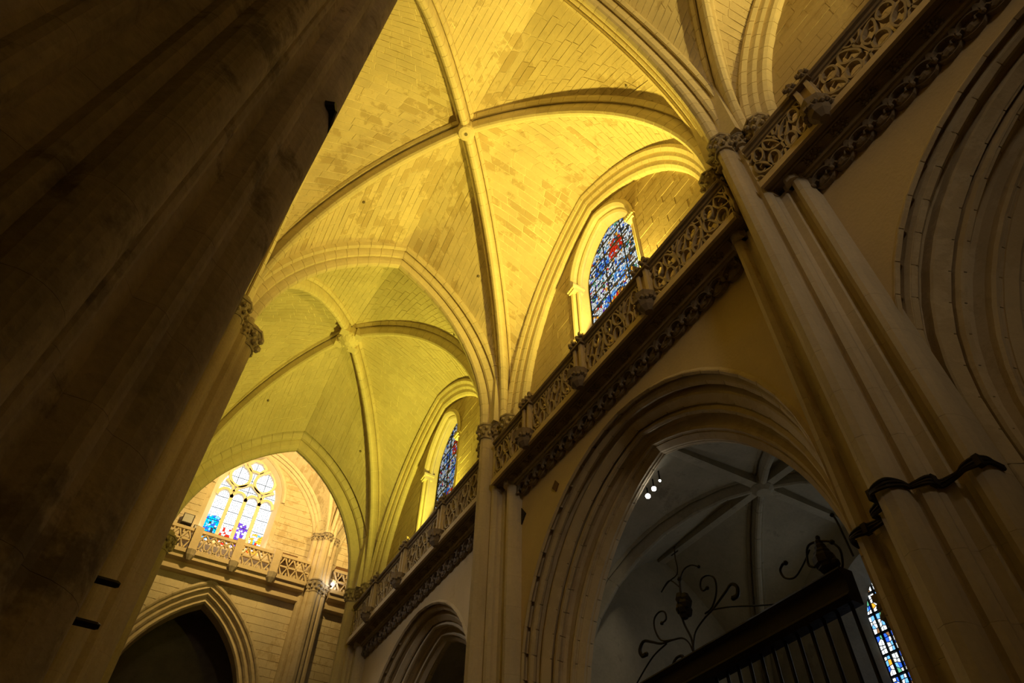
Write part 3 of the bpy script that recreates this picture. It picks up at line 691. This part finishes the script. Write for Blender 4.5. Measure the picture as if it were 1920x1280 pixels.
    for a_, b_ in zip(ys[:-1], ys[1:]): tracery_panel(bl, a_ + (.2 if a_ != y0 else 0), b_ - (.2 if b_ != y1 else 0), 12.36, 13.42, len(TR) % 2)
    for y in PY[k]:
        if pst is None: pst = post(bl, y); py = y
        else: copy_tree(pst, (0, y - py, 0), bl)

# ------------------------------------------------------------------ transept beyond the last arch
YE = 38.5
ex = lambda u, z: (u, YE, z)
holes = [(2.55, 2.0, 25.0, 3.0, 21.2)]
ew = root('wall_end', (2.5, YE, -1.6), 'warm lit ashlar end wall of the transept around the great window', 'wall', 'structure')
V, F = wall_plane(ex, -12, 16, 19.95, 33, holes); mk('mortar_bed', V, F, M['ashlar'], ew)
V, F = wall_plane(ex, -12, 16, -1.6, 19.95, [(2.42, 4.0, 12.2, 6.8, -1.6)]); mk('mortar_bed', V, F, M['ashlar'], ew)
st = []; z = 6.0
while z < 30:
    hgt = .42; x = -2.5 + random.uniform(-.6, 0)
    while x < 11.5:
        l = random.uniform(.7, 1.25); x2 = x + l; p = x; x = x2; cx_, cz_ = (p + x2) / 2, z + hgt / 2
        tr_ = trim(p, x2, 2.55, half_at(2.25, 3.25, z - 25.0) if z > 20.9 else -1)
        if tr_ is None or tr_[1] - tr_[0] < .1: continue
        p, x2 = tr_
        if cz_ < 20.2:
            tr_ = trim(p, x2, 2.42, half_at(4.25, 6.65, z - 12.2))
            if tr_ is None or tr_[1] - tr_[0] < .1: continue
            p, x2 = tr_
        y = YE - .02 - random.uniform(0, .012); a0, a1, b0, b1 = p + .012, x2 - .012, z + .012, z + hgt - .012
        st.append(([(a0, YE, b0), (a1, YE, b0), (a1, YE, b1), (a0, YE, b1), (a0, y, b0), (a1, y, b0), (a1, y, b1), (a0, y, b1)], [(4, 5, 6, 7), (0, 1, 5, 4), (1, 2, 6, 5), (2, 3, 7, 6), (3, 0, 4, 7)]))
    z += hgt
def seen_end(p): return in_view(p) and abs(p[0] - 3.5) < 6.5
lay_stones(ew, st, 'ashlar_stone', M['ashlar'], 290, lambda p: seen_end(p) and p[2] > 12)
# pointed doorway arch below
P_END = [(-.25, .95), (-.25, .85), (-.18, .78), (-.10, .82), (-.06, .70), (-.12, .60), (.02, .52), (.10, .58), (.16, .44), (.10, .34), (.22, .26), (.32, .32), (.38, .16), (.34, .06), (.45, .0), (1.2, .0), (1.2, .95)]
tr = root('trim_7', (2.42, YE, 12), 'moulded pointed arch over the dark opening at the lower left', 'arch', 'structure')
for s in (1, -1): rib_half(tr, (2.42, YE, 12.2), (1, 0, 0), (0, 1, 0), 3.35, 5.75, P_END, .6, s, m='ashlar_smooth', mm='ashlar_smooth')
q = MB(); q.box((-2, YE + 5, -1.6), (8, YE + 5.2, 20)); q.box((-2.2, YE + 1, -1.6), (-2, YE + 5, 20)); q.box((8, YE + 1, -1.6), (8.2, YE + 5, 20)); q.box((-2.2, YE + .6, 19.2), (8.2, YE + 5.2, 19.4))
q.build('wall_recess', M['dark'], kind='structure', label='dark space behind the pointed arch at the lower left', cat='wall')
# string course and balustrade of the end wall
for i, (x0, x1, lab) in enumerate(((-3.4, 7.25, 'pale pierced stone balustrade below the great end window'), (8.75, 13.0, 'short piece of pale balustrade right of the transept wall pier'))):
    bl = root('balustrade', ((x0 + x1) / 2, YE - .8, 19.9), lab, 'balustrade')
    fr = lambda u, v, d: (u, YE - .75 + d, v)
    q = MB(); q.box((x0, YE - .85, 21.12), (x1, YE - .6, 21.3)); q.build('top_rail', M['ledge'], bl)
    q = MB(); q.box((x0, YE - .95, 19.75), (x1, YE, 19.98)); q.box((x0, YE - .80, 19.5), (x1, YE, 19.75)); q.box((x0, YE - .5, 18.95), (x1, YE, 19.2)); q.box((x0, YE - .3, 19.2), (x1, YE, 19.5)); q.build('ledge', M['ledge'], bl)
    xs = [x0, .72, 3.05, 5.25, x1] if i == 0 else [x0, x1]
    for j, (a_, b_) in enumerate(zip(xs[:-1], xs[1:])):
        q = MB(); n = max(2, round((b_ - a_) / .5)); U = (b_ - a_) / n
        for t in range(n):
            u = a_ + t * U
            if j == 1:
                q.ribbon([(u + U / 2 + .2 * math.sin(p_) ** 3, 20.5 + .05 * (13 * math.cos(p_) - 5 * math.cos(2 * p_) - 2 * math.cos(3 * p_)) * .62) for p_ in np.linspace(0, 2 * PI, 14)[:-1]], .07, -.07, .07, fr, True)
                q.ribbon([(u, 20), (u + U / 2, 20.2), (u + U, 20)], .08, -.07, .07, fr); q.ribbon([(u, 21.1), (u + U / 2, 20.85), (u + U, 21.1)], .08, -.07, .07, fr)
            else:
                q.ribbon([(u, 20.0), (u + U / 2, 20.55), (u + U, 20.0)], .10, -.07, .07, fr); q.ribbon([(u, 21.15), (u + U / 2, 20.6), (u + U, 21.15)], .10, -.07, .07, fr)
                q.ribbon([(u, 20.57), (u + U, 20.57)], .10, -.07, .07, fr); q.ribbon([(u + U / 2, 20.0), (u + U / 2, 20.2)], .08, -.07, .07, fr); q.ribbon([(u + .5 * U, 20.9), (u + U / 2, 21.15)], .08, -.07, .07, fr)
        q.build('tracery_panel', M['ledge'], bl)
    for x in (xs[1:-1] if i == 0 else []):
        q = MB(); q.box((x - .22, YE - 1.0, 19.95), (x + .22, YE - .55, 21.4)); p_ = q.build('post', M['ledge'], bl)
        q = MB(); q.tube([(x, YE - .85, 19.4), (x, YE - .88, 19.65), (x, YE - .9, 19.95)], [.12, .26, .3], 8); q.build('corbel', M['capital'], p_)
# clustered wall pier of the transept
pr = root('pier', (7.95, YE - .3, -1.6), 'clustered wall pier right of the great end window, warm lit above', 'pier', 'structure')
cl = [(7.25 + .3 * j, YE - (.35, .55, .72, .6, .4)[j], (.20, .18, .26, .18, .20)[j]) for j in range(5)]
for x, y, r in cl:
    q = MB(); q.tube([(x, y, -1.6), (x, y, 23.2)], r, 10); q.build('shaft', M['ashlar_smooth'], pr)
    capital(pr, (x, y, 20.3), r * .95, .75); capital(pr, (x, y, 23.4), r * .9, .5)
q = MB(); q.box((7.1, YE - .3, -1.6), (8.65, YE, 30)); q.build('core', M['ashlar_smooth'], pr)
# its ribs
tv = root('ceiling_transept', (2.5, 33, 23), 'pale stone rib vault glimpsed beyond the farthest arch', 'vault', 'structure')
for (cx_, a_, sides) in ((2.9, 4.35, (1, -1)), (13.4, 4.6, (-1,))):
    r_ = root('wall_rib', (cx_, YE, 22)); r_.parent = tv; r_.location = np.array((cx_, YE, 22 + ZO)) - WL[tv.name]
    for s in sides: rib_half(r_, (cx_, YE - .05, 22.0), (1, 0, 0), (0, -1, 0), a_, 5.9, [(-v, u) for v, u in P_WALL], .55, s)
bed = dict(V=[], F=[]); stn = []
bc = np.array((2.9, 32.2, 30.4))
for sx, xs in ((1, 7.75), (-1, -1.95)):
    sp = np.array((xs, YE - .75, 22.0)); hd = sp[:2] - bc[:2]; a = np.linalg.norm(hd); sd = np.array((*hd / a, 0)); ad = np.array((-sd[1], sd[0], 0)); h = bc[2] - 22.0
    r_ = root('rib', sp); r_.parent = tv; r_.location = sp + (0, 0, ZO) - WL[tv.name]
    rib_half(r_, (bc[0], bc[1], 22.0), sd, ad, a, h, P_DIAG, .55)
    D = lambda t, a=a, h=h, sd=sd: np.array((bc[0], bc[1], 22.0)) + sd * arch_pt(a, h, .56, t)[0] + np.array((0, 0, arch_pt(a, h, .56, t)[1]))
    T = lambda t, sx=sx: np.array((2.9 + sx * arch_pt(4.35, 5.9, .5, t)[0], YE - .3, 22.0 + arch_pt(4.35, 5.9, .5, t)[1]))
    web(bulge_loft(D, T, .04), np.array((2.9, 34, 22)), .36, .9, stn, bed)
    T2 = lambda t, sx=sx: np.array((2.9 + sx * 4.85, bc[1] + (YE - .75 - bc[1]) * (arch_pt(4.6, 7.2, 0, t)[0] / 4.6), 22.0 + arch_pt(4.6, 7.2, 0, t)[1]))
    web(bulge_loft(D, T2, .04), np.array((2.9, 34, 22)), .36, .9, stn, bed)
# web of the next transept bay to the right
sp = np.array((8.25, YE - .75, 22.0)); bc2 = np.array((13.4, 32.2, 30.4)); hd = sp[:2] - bc2[:2]; a = np.linalg.norm(hd); sd = np.array((*hd / a, 0)); ad = np.array((-sd[1], sd[0], 0)); h = 8.4
r_ = root('rib', sp); r_.parent = tv; r_.location = sp + (0, 0, ZO) - WL[tv.name]
rib_half(r_, (bc2[0], bc2[1], 22.0), sd, ad, a, h, P_DIAG, .55)
D = lambda t: np.array((bc2[0], bc2[1], 22.0)) + sd * arch_pt(a, h, .56, t)[0] + np.array((0, 0, arch_pt(a, h, .56, t)[1]))
T = lambda t: np.array((13.4 - arch_pt(4.6, 5.9, .5, t)[0], YE - .3, 22.0 + arch_pt(4.6, 5.9, .5, t)[1]))
web(bulge_loft(D, T, .04), np.array((13, 34, 22)), .36, .9, stn, bed)
T2 = lambda t: np.array((8.3, bc2[1] + (YE - .75 - bc2[1]) * (arch_pt(4.6, 7.2, 0, t)[0] / 4.6), 22.0 + arch_pt(4.6, 7.2, 0, t)[1]))
web(bulge_loft(D, T2, .04), np.array((13, 34, 22)), .36, .9, stn, bed)
mk('mortar_bed', bed['V'], bed['F'], M['rib_mortar'], tv)
lay_stones(tv, stn, 'vault_stone', M['vault'], 150, in_view)
# transverse rib between the two transept bays, leaving the wall pier
r_ = root('cross_rib', (8.0, YE - .8, 22)); r_.parent = tv; r_.location = np.array((8.0, YE - .8, 22 + ZO)) - WL[tv.name]
rib_half(r_, (8.0, 32.2, 22.0), (0, 1, 0), (1, 0, 0), YE - .8 - 32.2, 7.6, [(v * .8, u * .8) for v, u in P_TRANS], .55)
q = MB(); q.box((-12, 27.6, 30.8), (16, 39, 31.1)); q.build('ceiling_upper', M['dark'], kind='structure', label='dark roof above the transept vault', cat='ceiling')

# the great window: reveal, tracery, glass
wn = root('window_4', (2.55, YE, 21.2), 'great overexposed traceried window with four lights in the end wall', 'window', 'structure')
a, zs, h = 2.0, 25.0, 3.0; sill = 21.2
o0 = [(-a, sill - zs)] + arch_outline(a, h, 0, 12) + [(a, sill - zs)]; a2 = 1.72; o1 = [(-a2, sill + .25 - zs)] + arch_outline(a2, h - .35, 0, 12) + [(a2, sill + .25 - zs)]
n = len(o0); V = [(2.55 + s, YE, zs + z) for s, z in o0] + [(2.55 + s, YE + .5, zs + z) for s, z in o1]
mk('reveal', V, [(j, j + 1, n + j + 1, n + j) for j in range(n - 1)] + [(0, n, 2 * n - 1, n - 1)], M['rib_mortar'], wn)
V, F = wall_plane(lambda u, z: (u, YE + .52, z), -.2, 5.3, 20.5, 29, [(2.55, a2, zs, h - .35, sill + .25)]); mk('back_frame', V, F, M['rib_mortar'], wn)
for s in (1, -1):
    V, F = sweep((2.55, YE, zs), (1, 0, 0), (0, -1, 0), a + .02, h + .02, [(.0, .30), (.12, .24), (.12, .10), (.02, .0)], 0, 1, 12, s); mk('hood_mould', V, F, M['rib'], wn)
fr = lambda u, v, d: (u, YE + .42 + d, v); q = MB(); tw = .21
W4 = 2 * a2 / 4
for j in range(1, 4):
    q2 = MB(); q2.ribbon([(2.55 - a2 + j * W4, sill), (2.55 - a2 + j * W4, 24.75)], tw, -.1, .1, fr); q2.build('mullion', M['rib_mortar'], wn)
for j in range(4):
    c = 2.55 - a2 + (j + .5) * W4
    q2 = MB(); q2.ribbon([(c + (W4 / 2) * math.cos(p_), 24.55 + .55 * math.sin(p_)) for p_ in np.linspace(0, PI, 11)], tw * .8, -.1, .1, fr); q2.build('light_head', M['rib_mortar'], wn)
def lobe(c, w_, h_, ang):
    pts = []
    for j in range(20):
        t = 2 * PI * j / 20; x = w_ * math.sin(t) ; y = h_ * math.cos(t) + (.30 * h_ if j == 0 else 0); pts.append((c[0] + x * math.cos(ang) - y * math.sin(ang), c[1] + x * math.sin(ang) + y * math.cos(ang)))
    q2 = MB(); q2.ribbon(pts, tw * .85, -.1, .1, fr, True); q2.build('tracery_loop', M['rib_mortar'], wn)
lobe((2.55 - .78, 26.25), .62, .78, .12); lobe((2.55 + .78, 26.25), .62, .78, -.12)
q2 = MB(); q2.ribbon([(2.55 + .52 * (1 + .08 * math.cos(6 * t)) * math.cos(t), 27.25 + .42 * (1 + .08 * math.cos(6 * t)) * math.sin(t)) for t in np.linspace(0, 2 * PI, 25)[:-1]], tw * .85, -.1, .1, fr, True); q2.build('tracery_loop', M['rib_mortar'], wn)
q2 = MB(); q2.ribbon([(2.55 - .86, 25.0), (2.55 - .62, 25.4), (2.55, 25.85), (2.55 + .62, 25.4), (2.55 + .86, 25.0)], tw * .8, -.1, .1, fr); q2.build('tracery_bar', M['rib_mortar'], wn)
for s in (-1, 1):
    q2 = MB(); q2.ribbon([(2.55 + s * .86, 25.0), (2.55 + s * 1.0, 25.4), (2.55 + s * 1.5, 25.75)], tw * .8, -.1, .1, fr); q2.build('tracery_bar', M['rib_mortar'], wn)
def pick_great(u, z, rnd):
    s = (u - 2.55 + a2) / W4; i = min(3, max(0, int(s)))
    if z < 22.85 + .4 * (i in (0, 2)) and rnd.random() < .88:
        return rnd.choice([('cyan', 'sky', 'cyan', 'dark', 'blue'), ('white', 'red', 'pale', 'white', 'red'), ('violet', 'violet', 'white', 'violet'), ('amber', 'red', 'amber', 'amber', 'sky', 'white')][i])
    return rnd.choices(('white', 'pale', 'sky'), (97, 3, 0))[0]
stained(wn, lambda u, z, d: (u, YE + .60 + d, z), 2.55 - 1.75, 2.55 + 1.75, 21.3, 27.9, 4, 8, pick_great, .125, 2.2, bar=.02, seed=11)

# ------------------------------------------------------------------ the middle chapel: window, iron screen, lamps
for i, (c, wd) in enumerate(CH):
    if i != 1: continue
    wn = root('window_5', (15.6, c, 2), 'tall narrow stained window deep in the chapel at the lower right', 'window', 'structure')
    q = MB()
    def pick_ch(u, z, rnd): return rnd.choices(('white', 'pale', 'sky', 'blue', 'amber', 'green', 'red', 'brown', 'violet'), (34, 20, 17, 13, 5, 4, 2, 3, 2))[0]
    stained(wn, lambda u, z, d: (16.2 + d, u, z), c - .9, c + .9, 2.0, 9.6, 8, 15, pick_ch, .115, 1.5, bar=.05, seed=21)
# iron screen
GX = 8.95
def screen(c, label, lo, hi, ztop):
    g = root('iron_screen', (GX, c, -1.6), label, 'grille')
    V, F = sweep_y([(GX - .14, ztop), (GX - .18, ztop - .05), (GX - .10, ztop - .12), (GX - .10, ztop - .38), (GX - .18, ztop - .46), (GX - .12, ztop - .54), (GX + .12, ztop - .54), (GX + .14, ztop)], lo, hi); mk('top_beam', V, F, M['iron'], g)
    y = lo + .12; first = None; n = 0
    while y < hi:
        if first is None:
            q = MB(); q.tube([(GX, y, -1.6), (GX, y, ztop - .5)], .032, 6); first = q.build('bar', M['iron'], g); y00 = y
        else: copy(first, (0, y - y00, 0), g)
        y += .27
    q = MB(); q.box((GX - .1, lo, 1.0), (GX + .1, hi, 1.2)); q.build('mid_rail', M['iron'], g)
    return g
sg = screen(9.3, 'black wrought iron chapel screen with scrolled cresting at the lower right', 5.68, 12.9, 5.53)
fg = screen(20.9, 'dark iron chapel screen under the far chapel arch', 17.3, 24.5, 5.6)
def spiral(c, r0, turns, a0, dirn, n=18):
    return [(c[0] + r0 * (1 - .72 * t / n) * math.cos(a0 + dirn * turns * 2 * PI * t / n), c[1] + r0 * (1 - .72 * t / n) * math.sin(a0 + dirn * turns * 2 * PI * t / n)) for t in range(n + 1)]
def crest(par, name, pts, r, tip=None):
    q = MB(); m = len(pts)
    q.tube([(GX, u, v) for u, v in pts], [r * (1.0 if not tip else (.7 + tip * (i / m) ** 2)) for i in range(m)], 6)
    e = pts[-1]; q.ball((GX, e[0], e[1]), r * 2.2, 6); q.build(name, M['iron'], par)
def smooth(P, n=6):
    P = [np.array(p, float) for p in P]; out = []
    for i in range(len(P) - 1):
        p0, p1, p2, p3 = P[max(0, i - 1)], P[i], P[i + 1], P[min(len(P) - 1, i + 2)]
        for k in range(n):
            t = k / n; out.append(tuple(.5 * ((2 * p1) + (p2 - p0) * t + (2 * p0 - 5 * p1 + 4 * p2 - p3) * t * t + (3 * p1 - p0 - 3 * p2 + p3) * t ** 3)))
    return out + [tuple(P[-1])]
def pix(px, py):                                # a point of the screen's own plane x = GX along a sight line
    x, y = (px - 960) / 1264.86, -(py - 640) / 1264.86
    d = np.array(Rr) * x + np.array(Ru) * y + np.array(Rf); d = d * GX / d[0]; return (d[1], d[2])
S_ = lambda *p: smooth([pix(*q) for q in p])
crest(sg, 'stem', S_((1303, 1245), (1300, 1215), (1296, 1195), (1280, 1160), (1276, 1110), (1274, 1085)), .022)
crest(sg, 'finial_cross', S_((1274, 1100), (1255, 1088), (1240, 1110), (1252, 1092), (1268, 1078), (1270, 1065), (1266, 1045), (1264, 1025)), .014)
q = MB(); p0, p1 = pix(1259, 1041), pix(1271, 1032); q.tube([(GX, *p0), (GX, *p1)], .014, 5); q.build('cross_bar', M['iron'], sg)
q = MB()
for j in range(10):
    b = pix(1283 + 3 * math.cos(j), 1148 - 3 * j); q.ball((GX + .05 * math.sin(j * 2), b[0] + .05 * math.cos(j * 2), b[1]), .10, 6, sq=(1, 1, 1.3))
q.build('vase', M['iron'], sg)
crest(sg, 'scroll', S_((1300, 1215), (1304, 1185), (1320, 1160), (1338, 1140), (1360, 1110), (1371, 1095), (1382, 1100), (1383, 1115), (1375, 1121)), .022, 1.6)
crest(sg, 'scroll', S_((1322, 1150), (1335, 1138), (1343, 1110), (1340, 1085), (1328, 1078), (1316, 1084), (1313, 1098), (1318, 1107), (1326, 1102)), .018)
crest(sg, 'scroll', S_((1299, 1220), (1292, 1205), (1280, 1196), (1262, 1199), (1240, 1206), (1222, 1203), (1207, 1202), (1200, 1218), (1204, 1229), (1212, 1226)), .022, 1.6)
crest(sg, 'scroll', S_((1262, 1199), (1240, 1200), (1228, 1180), (1227, 1160), (1236, 1147), (1246, 1147), (1249, 1160), (1241, 1168)), .018)
crest(sg, 'scroll', S_((1277, 1110), (1275, 1090), (1282, 1068), (1296, 1059), (1310, 1062)), .016)
crest(sg, 'scroll', S_((1262, 1262), (1262, 1245), (1270, 1232), (1280, 1230), (1281, 1243), (1275, 1250)), .03, 1.0)
crest(sg, 'stay', S_((1335, 1143), (1370, 1137), (1420, 1135), (1475, 1130)), .014)
crest(sg, 'stay', S_((1250, 1206), (1225, 1230), (1200, 1270), (1180, 1310)), .016)
crest(sg, 'scroll', S_((1528, 1063), (1516, 1058), (1513, 1030), (1522, 1018), (1545, 1014), (1560, 1016)), .02)
crest(sg, 'scroll', S_((1518, 1030), (1505, 1060), (1490, 1082), (1472, 1083), (1463, 1070), (1467, 1058), (1473, 1055)), .02, .8)
crest(sg, 'scroll', S_((1560, 1016), (1575, 1030), (1580, 1055), (1578, 1068)), .018)
crest(sg, 'rod', S_((1600, 1042), (1585, 1010), (1568, 975), (1560, 965)), .018)
q = MB()
for (px, py, r) in ((1533, 1008, .04), (1535, 1018, .07), (1539, 1028, .10), (1543, 1040, .14), (1547, 1052, .19), (1552, 1060, .16), (1566, 1055, .08)):
    b = pix(px, py); q.ball((GX, b[0], b[1]), r, 8)
q.build('crown_ornament', M['iron'], sg)
# far screen cresting
for j in range(6):
    y = 18.0 + j * .75; q = MB(); q.tube([(GX, y, 5.6), (GX, y, 6.2), (GX, y + .05, 6.6 + .25 * (j % 2)), (GX, y, 7.1 + .35 * (j % 2))], [.03, .09, .13, .02], 6)
    q.tube([(GX, y, 5.9)] + [(GX, a_, b_) for a_, b_ in spiral((y + .22, 6.2), .22, .8, PI, -1)], .03, 5); q.build('scroll', M['iron'], fg)
# three small spotlights in the chapel
for (x, y, z, r, nm, lab) in ((9.5, 10.35, 9.95, .06, 0, 'lower left of the three small white spotlights in the chapel'), (9.5, 10.10, 10.01, .055, 1, 'middle one of the three small white spotlights in the chapel'), (9.5, 9.85, 10.09, .028, 2, 'smallest, topmost of the three white spotlights in the chapel')):
    s_ = root('spotlight', (x, y, z), lab, 'lamp', group='chapel spotlights')
    dv = -np.array((x, y, z)); dv /= np.linalg.norm(dv); p = np.array((x, y, z))
    q = MB(); q.tube([p - dv * .28, p - dv * .2, p - dv * .01], [r * .6, r * 1.15, r * 1.2], 10); q.build('housing', M['iron'], s_)
    q = MB(); q.tube([p - dv * .005, p + dv * .012], r, 12); q.build('lamp_face', M['lamp'], s_)
    q = MB(); q.tube([p - dv * .2, p - dv * .2 + np.array((.1, .1, .5))], .02, 5); q.build('bracket', M['iron'], s_)

# ------------------------------------------------------------------ small things
# dark cable bundle wrapped round the near wall pier
cz = 5.0; hp = [(7.80, .99), (7.70, .985), (7.60, .93), (7.555, .86), (7.55, .76), (7.60, .68), (7.63, .58), (7.62, .42), (7.48, .42), (7.38, .40), (7.34, .28), (7.33, .20), (7.22, .19), (7.10, .15), (7.02, .10), (6.99, .0)]
hp = hp + [(x, -y) for x, y in hp[::-1][1:]] + [(7.95, -1.0)]
cpl = [(x - .012, YA[1] - .05 + y) for x, y in hp]
cb = root('cable', (7.5, 3.6, cz - .1), 'dark bundle of cables wrapped around the big pier at the right', 'cable')
for j, dz in enumerate((-.035, 0.0, .035)):
    pts = smooth([(*p, cz + dz + .02 * math.sin(i * 1.1 + j)) for i, p in enumerate(cpl)], 3)
    q = MB(); q.tube(pts, .024, 6); q.build('strand', M['cable'], cb)
for j in (5, 13, 22, 28):
    x, y = cpl[j]; q = MB(); q.box((x - .05, y - .035, cz - .07), (x + .05, y + .035, cz + .07)); q.build('tie', M['cable'], cb)
# dark lozenge tiles on the plaster
for (yy, zz, s, lab) in ((13.89, 10.90, .30, 'dark brown lozenge on the plaster beside the middle wall pier'), (12.12, 10.80, .20, 'smaller reddish lozenge on the plaster near the archivolt')):
    q = MB(); q.add([(XW - .03, yy - s * .75, zz - .1 * s), (XW - .03, yy, zz + s * .9), (XW - .03, yy + s * .75, zz + .1 * s), (XW - .03, yy, zz - s * .9), (XW + .02, yy - s * .75, zz - .1 * s), (XW + .02, yy, zz + s * .9), (XW + .02, yy + s * .75, zz + .1 * s), (XW + .02, yy, zz - s * .9)], [(0, 1, 2, 3), (0, 4, 5, 1), (1, 5, 6, 2), (2, 6, 7, 3), (3, 7, 4, 0)])
    q.build('lozenge_tile', M['rust'] if s < .25 else M['cable'], label=lab, cat='tile')
# boxes and lamps of the transept gallery
def case(name, x, z, wx, wz, m, label, tilt=0, cat='floodlight', y=YE - .3):
    s_ = root(name, (x, y, z - wz / 2), label, cat)
    q = MB(); q.box((x - wx / 2, y - .12, z - wz / 2), (x + wx / 2, y + .18, z + wz / 2)); q.build('housing', M[m], s_)
    q = MB(); q.box((x - wx / 2 + .05, y - .15, z - wz / 2 + .05), (x + wx / 2 - .05, y - .12, z + wz / 2 - .05)); q.build('front', M['grey'] if m == 'cable' else M[m], s_)
    q = MB(); q.box((x - .04, y, 19.99), (x + .04, y + .08, z - wz / 2)); q.build('stand', M['cable'], s_)
case('floodlight', -.1, 22.0, .62, .60, 'cable', 'grey faced square floodlight behind the end balustrade, left of the window')
case('loudspeaker', .50, 21.62, .32, .26, 'cable', 'small black box right beside the square floodlight', cat='speaker')
case('loudspeaker', 5.28, 21.5, .34, .3, 'cable', 'small black box at the left end of the brown case behind the balustrade', cat='speaker')
case('floodlight_case', 6.0, 21.42, .95, .42, 'rust', 'long brown case behind the balustrade right of the great window')
case('floodlight_case', 9.3, 21.5, .85, .45, 'rust', 'brown case behind the short balustrade right of the transept pier')
s_ = root('lamp', (8.75, YE - .98, 20.1), 'tiny bright white lamp below the short transept balustrade', 'lamp')
q = MB(); q.ball((8.75, YE - 1.0, 20.25), .09, 8); q.build('bulb', M['lamp'], s_)
q = MB(); q.tube([(8.75, YE - .7, 20.2), (8.75, YE - .95, 20.22)], .05, 6); q.build('holder', M['iron'], s_)
# unseen boxes added round the gallery uplights to shield the balustrade
for y, lab in ((-3.0, 'nearest'), (8.4, 'middle'), (19.9, 'far')):
    s_ = root('floodlight', (7.76, y, 12.11), 'added dark light shield box hidden behind the balustrade of the %s bay' % lab, 'floodlight')
    q = MB(); q.box((7.60, y - .32, 13.3), (7.63, y + .32, 13.84)); q.box((7.94, y - .32, 13.3), (7.97, y + .32, 13.84)); q.box((7.60, y - .32, 13.3), (7.97, y - .29, 13.84)); q.box((7.60, y + .29, 13.3), (7.97, y + .32, 13.84)); q.box((7.60, y - .32, 13.27), (7.97, y + .32, 13.3)); q.build('housing', M['iron'], s_)
    q = MB(); q.tube([(7.76, y, 12.11), (7.76, y, 13.28)], .04, 6); q.build('stand', M['iron'], s_)
# iron pegs and a dark lump with a stick on the near pier
for (y, z, lab) in ((3.85, 1.76, 'upper dark peg sticking out of the huge dark pier'), (3.85, 1.54, 'lower dark peg sticking out of the huge dark pier')):
    q = MB(); q.tube([(-.42, y, z), (-.20, y, z - .002), (-.185, y, z - .003)], [.022, .02, .012], 8); q.build('peg', M['iron'], label=lab, cat='peg')
q = MB(); q.tube([(-.40, 3.50, 6.93), (-.32, 3.45, 6.94)], [.085, .06], 9); q.tube([(-.325, 3.47, 6.9), (-.318, 3.58, 6.80), (-.325, 3.66, 6.74)], .035, 6); q.build('bracket', M['iron'], label='small dark lump and stick near the upper edge of the huge dark pier', cat='bracket')
print('objects', len(bpy.data.objects))
